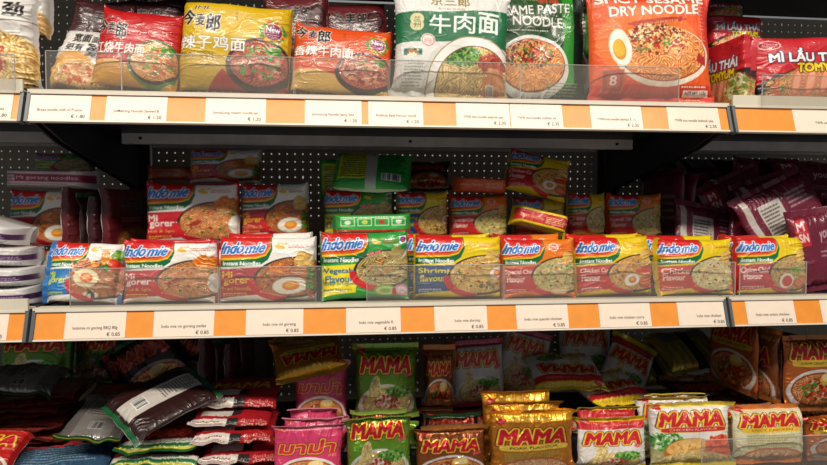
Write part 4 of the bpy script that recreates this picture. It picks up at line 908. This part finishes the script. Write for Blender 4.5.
# back rank, upright
GU = 'noodle packets standing at the back of the bottom shelf'
pile('mpink', 292, 360, 350, 425, .145, 'dim pink packet standing behind the pink stack', GU, zbase=z, lean=5, fine=1.3)
lay('mgold', 308, 356, .135, .115, .09, 'dark gold packet tilted on top of the dim pink one', None, lean=50, roll=166, T=.022, fine=1.3)
pile('mgreen', 353, 343, 420, 420, .150, 'dim green packet standing high behind the bright green one', GU, zbase=z, lean=5, fine=1.2)
pile('mbrown', 420, 343, 456, 405, .180, 'narrow dim brown packet between the green and pale ones', GU, zbase=z, lean=4, fine=1.3)
pile('mwhite', 450, 340, 508, 408, .200, 'dim pale packet with red top, back row left of its twin', GU, zbase=z, lean=4, fine=1.2, roll=-3)
lay('mwhite', 528, 366, .225, .10, .13, 'dim pale packet tilted clockwise beside its twin', None, lean=10, roll=16, T=.028, fine=1.3)
lay('mwhite', 585, 352, .37, .12, .13, 'dim pale packet high at the back under the price rail', None, lean=12, roll=2, T=.026, fine=1.5)
lay('mpork', 566, 376, .175, .13, .12, 'pale packet lying flat with yellow seal forward, behind the gold ones', None, lean=72, roll=180, yaw=-4, T=.026, fine=1.2)
lay('mpork', 610, 388, .175, .13, .11, 'pale packet lying askew with yellow seal, behind the white and red one', None, lean=74, roll=180, yaw=14, T=.026, fine=1.2)
lay('mpork', 632, 366, .30, .10, .12, 'dim pale packet leaning diagonally behind the askew one', None, lean=25, roll=30, T=.024, fine=1.3)
lay('yellowback', 664, 368, .31, .12, .12, 'dim yellow striped packet lying on its face, left of its twin', None, lean=55, roll=172, yaw=0, T=.028, fine=1.3)
lay('yellowback', 707, 366, .21, .13, .12, 'yellow striped packet lying on its face with dark strip', None, lean=62, roll=170, yaw=-6, T=.028, fine=1.2)
lay('mdark', 700, 392, .20, .13, .10, 'dark packet lying flat under the yellow striped one', None, lean=82, roll=180, T=.02, fine=1.4)
lay('mpork', 668, 404, .21, .13, .10, 'pale packet lying flat low in the heap behind the chicken ones', None, lean=84, roll=176, T=.018, fine=1.4)
stand('mcreamy', 776, 333, 842, 410, .085, 'large orange brown packet reading shrimp creamy, lower right', GU, lean=4, T=.028, fine=1.0, wr=1.5)
stand('mcreamy', 778, 405, 845, 470, .105, 'orange brown packet under the shrimp creamy one', GU, lean=3, T=.028, fine=2, zb=z)
edge_row(['mcreamy', 'mbrown'], 730, 776, 412, .145, 4, .135, ZB + .062, -84, 'brown foil packet stood on edge left of the shrimp creamy packet', 'brown packets on edge, lower right', seed=390)
edge_row(['mcreamy'], 730, 776, 412, .145, 3, .058, z, -84, 'unlit packet under the brown ones on edge', 'supporting packets at the back', seed=396, fine=3.5)
for k, (x0, x1, yt, Y) in enumerate(((520, 580, 416, .19), (590, 645, 416, .19), (650, 720, 424, .22))):
    stand('mpork', x0, yt, x1, 470, Y, 'unlit pale packet carrying the lying packets, %s of three' % ('left', 'centre', 'right')[k], 'supporting packets at the back', lean=2, T=.05, fine=3.5, parts=False, zb=z)
# left half: dark flat stacks
GD = 'dark red packets stacked flat at the left of the bottom shelf'
r = random.Random(8)
for k in range(11):
    lay('foilred', 24 + r.random() * 20, 440, .212 + r.random() * .008, .15, .115, ORD[k] + ' dark red foil packet from the bottom of the left hand stack', GD, lean=88, roll=180 * (k % 2), yaw=r.random() * 20 - 10, T=.0065, fine=1.3, parts=False, wr=.75, cz=ZB + .007 + k * .0098)
for k in range(9):
    lay('foilred', 126 + r.random() * 14, 440, .262 + r.random() * .008, .14, .10, ORD[k] + ' dark foil packet from the bottom of the second flat stack', GD, lean=88, roll=180 * (k % 2), yaw=r.random() * 16 - 8, T=.0065, fine=1.3, parts=False, wr=.75, cz=ZB + .007 + k * .0098)
lay('silver', 24, 386, .20, .12, .10, 'grey backed foil packet on top of the left stack', None, lean=74, roll=8, yaw=8, T=.018, fine=1.2, wr=1.8, cz=ZB + .128)
lay('silver', 104, 418, .125, .095, .12, 'flat grey backed packet sloping to the left', None, lean=74, roll=16, yaw=14, T=.012, fine=1.2, cz=ZB + .075)
lay('brownback', 168, 413, .120, .11, .145, 'dark packet with long white strip sloping down to the left', None, lean=66, roll=50, yaw=4, T=.024, fine=1.0, cz=ZB + .088)
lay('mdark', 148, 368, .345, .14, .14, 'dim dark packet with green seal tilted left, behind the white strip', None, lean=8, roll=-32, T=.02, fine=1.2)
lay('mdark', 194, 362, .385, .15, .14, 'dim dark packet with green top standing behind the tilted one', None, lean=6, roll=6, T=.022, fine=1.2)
lay('mgreen', 38, 358, .38, .14, .12, 'very dim green printed packet at the far left back', None, lean=10, roll=0, T=.026, fine=2, parts=False)
lay('mgreen', 98, 356, .42, .10, .12, 'very dim green printed packet beside the left one at the back', None, lean=4, roll=3, T=.024, fine=2, parts=False)
edge_row(['rjml', 'redblack'], 216, 264, 420, .285, 4, .19, z, 66, 'dark red packet on edge between the left heap and pink packets', 'dark packets on edge, bottom shelf', w=.11, seed=420)
lay('bluegrey', 66, 455, .088, .15, .13, 'grey blue packet with bright red seal at the lower left', None, lean=76, roll=-2, yaw=7, T=.020, fine=1.0, cz=ZB + .026)
lay('mred', -24, 462, .075, .12, .11, 'red packet with yellow lettering in the lower left corner', None, lean=66, roll=0, T=.020, fine=1.1, cz=ZB + .034)
for k in range(3):
    lay('flatgreen', 160 + k * 5, 440, .095 + .014 * k, .13, .12, ['lowest', 'middle', 'topmost'][k] + ' green sealed packet lying between the blue and red ones', 'green sealed packets lying flat', lean=84, roll=180, yaw=-5 + 3 * k, T=.013, fine=1.0, cz=ZB + .012 + .0165 * k)
for k in range(5):
    lay('redbox', 236 + (k * 5) % 7, 440, .088 + .014 * k, .122, .12, ['lowest', 'second lowest', 'middle', 'second highest', 'topmost'][k] + ' red packet with white strip in the stack beside the pink packets', 'red packets with white strips lying flat', lean=84, roll=0, yaw=2 - k, T=.0155, fine=.9, cz=ZB + .013 + .019 * k)

# ------------------------------------------------------------------ small settling shifts (metres) that stop neighbouring packets from sharing space
NUDGE = {"noodle_packet.008":[-0.0,-1.6,0.0],"noodle_packet.015":[-0.1,-10,0.3],"noodle_packet.017":[-0.1,-2.0,6.8],"noodle_packet.019":[-0.8,0.9,-2.4],"noodle_packet.021":[0.0,0.0,2.5],"noodle_packet.029":[0.0,11,-2.6],"noodle_packet.030":[0.0,6.7,-0.9],"noodle_packet.031":[-0.0,-11,2.9],"noodle_packet.033":[0.0,4.2,-0.1],"noodle_packet.036":[-3.3,0.0,-0.5],"noodle_packet.038":[-1.7,0.0,0.5],"noodle_packet.039":[1.7,-2.0,0.1],"noodle_packet.040":[0.0,2.3,-0.2],"noodle_packet.042":[3.3,0.0,0.0],"noodle_packet.047":[0.8,-0.9,-0.0],"noodle_packet.054":[0.0,0.0,0.9],"noodle_packet.055":[-0.2,-0.1,1.4],"noodle_packet.056":[-0.3,0.2,3.3],"noodle_packet.057":[0.7,-0.1,14],"noodle_packet.058":[9,22,37],"noodle_packet.059":[-9.0,18,35],"noodle_packet.060":[18,-4.3,-12],"noodle_packet.061":[2.1,14,-1.7],"noodle_packet.062":[-8.3,34,-7.8],"noodle_packet.063":[1.5,20,0.1],"noodle_packet.064":[-0.5,10,-10],"noodle_packet.065":[11,13,-4.5],"noodle_packet.066":[-0.7,17,-1.9],"noodle_packet.067":[12,72,-8.4],"noodle_packet.068":[1.3,66,-35],"noodle_packet.069":[-0.9,25,0.0],"noodle_packet.070":[-9.0,22,0.0],"noodle_packet.071":[-8.9,66,0.0],"noodle_packet.072":[-17,66,-8.0],"noodle_packet.075":[-0.0,13,-0.0],"noodle_packet.076":[0.0,-1.6,0.0],"noodle_packet.077":[-0.0,22,-0.7],"noodle_packet.078":[-2.0,-19,1.8],"noodle_packet.079":[2.4,-0.1,-0.1],"noodle_packet.080":[0.0,-7.6,0.2],"noodle_packet.081":[0.0,7.6,-0.2],"noodle_packet.082":[-2.0,0.0,0.1],"noodle_bag":[1.9,-1.3,-0.1],"noodle_bag.001":[0.0,1.6,-0.0],"noodle_packet.083":[3.9,-20,0.6],"noodle_packet.085":[-5.9,-0.4,-0.3],"noodle_packet.086":[-0.0,30,-0.6],"noodle_packet.091":[-3.2,-0.5,-0.1],"noodle_packet.092":[3.5,0.1,0.1],"noodle_packet.097":[-1.3,0.0,0.0],"noodle_packet.098":[1.3,0.0,0.0],"noodle_packet.102":[-0.7,0.0,0.0],"noodle_packet.103":[-1.0,0.0,0.0],"noodle_packet.104":[0.7,0.0,0.0],"noodle_packet.105":[0.8,-1.0,-0.1],"noodle_packet.106":[-2.6,0.0,0.0],"noodle_packet.107":[2.6,0.0,0.0],"noodle_packet.109":[0.0,-4.2,0.0],"noodle_packet.110":[0.0,4.8,-0.1],"noodle_packet.115":[0.0,-8.9,0.1],"noodle_packet.116":[-4.0,-0.1,-0.2],"noodle_packet.117":[1.3,5.1,-0.0],"noodle_packet.119":[0.0,38,-1.4],"noodle_packet.121":[0.7,12,5.8],"noodle_packet.122":[-0.3,9,-1.9],"noodle_packet.123":[-0.2,19,-2.4],"noodle_packet.124":[-0.0,65,-6.8],"noodle_packet.125":[-1.2,61,16],"noodle_packet.126":[0.0,13,7.6],"noodle_packet.127":[0.0,-3.6,-0.0],"noodle_packet.128":[1.7,-12,0.2],"noodle_packet.129":[0.0,-7.5,-1.6],"noodle_packet.130":[1.0,10,22],"noodle_packet.131":[-1.3,-14,19],"noodle_packet.132":[0.1,8.3,1.0],"noodle_packet.133":[0.0,5.4,0.8],"noodle_packet.134":[-0.0,9,3.9],"noodle_packet.135":[0.0,0.0,-0.5],"noodle_packet.136":[0.0,27,-0.3],"noodle_packet.139":[0.0,0.0,2.6],"noodle_packet.141":[-0.7,0.2,0.0],"noodle_packet.142":[-1.5,-0.3,0.0],"noodle_packet.144":[-0.0,0.1,-1.0],"noodle_packet.145":[-0.0,-0.3,2.6],"noodle_packet.150":[-0.0,0.5,-0.4],"noodle_packet.152":[0.7,-0.2,-0.0],"noodle_packet.153":[1.5,0.3,0.0],"noodle_packet.156":[0.0,0.2,-1.8],"noodle_packet.160":[0.0,-0.5,0.4],"noodle_packet.161":[0.0,-1.5,8.8],"noodle_packet.162":[-0.5,-28,33],"noodle_packet.171":[-9,-4.5,-2.0],"noodle_packet.172":[0.0,-12,18],"noodle_packet.173":[-0.3,48,-0.6],"noodle_packet.174":[-2.9,2.3,10],"noodle_packet.175":[0.0,-2.8,12],"noodle_packet.176":[-0.9,-2.4,7.5],"noodle_packet.177":[6.3,7.4,7.1],"noodle_packet.178":[0.2,-5.2,20],"noodle_packet.179":[-0.0,-4.1,18],"noodle_packet.180":[0.2,15,20]}
for n_, d_ in NUDGE.items():
    if n_ in bpy.data.objects: bpy.data.objects[n_].location = bpy.data.objects[n_].location + Vector(d_) * .001
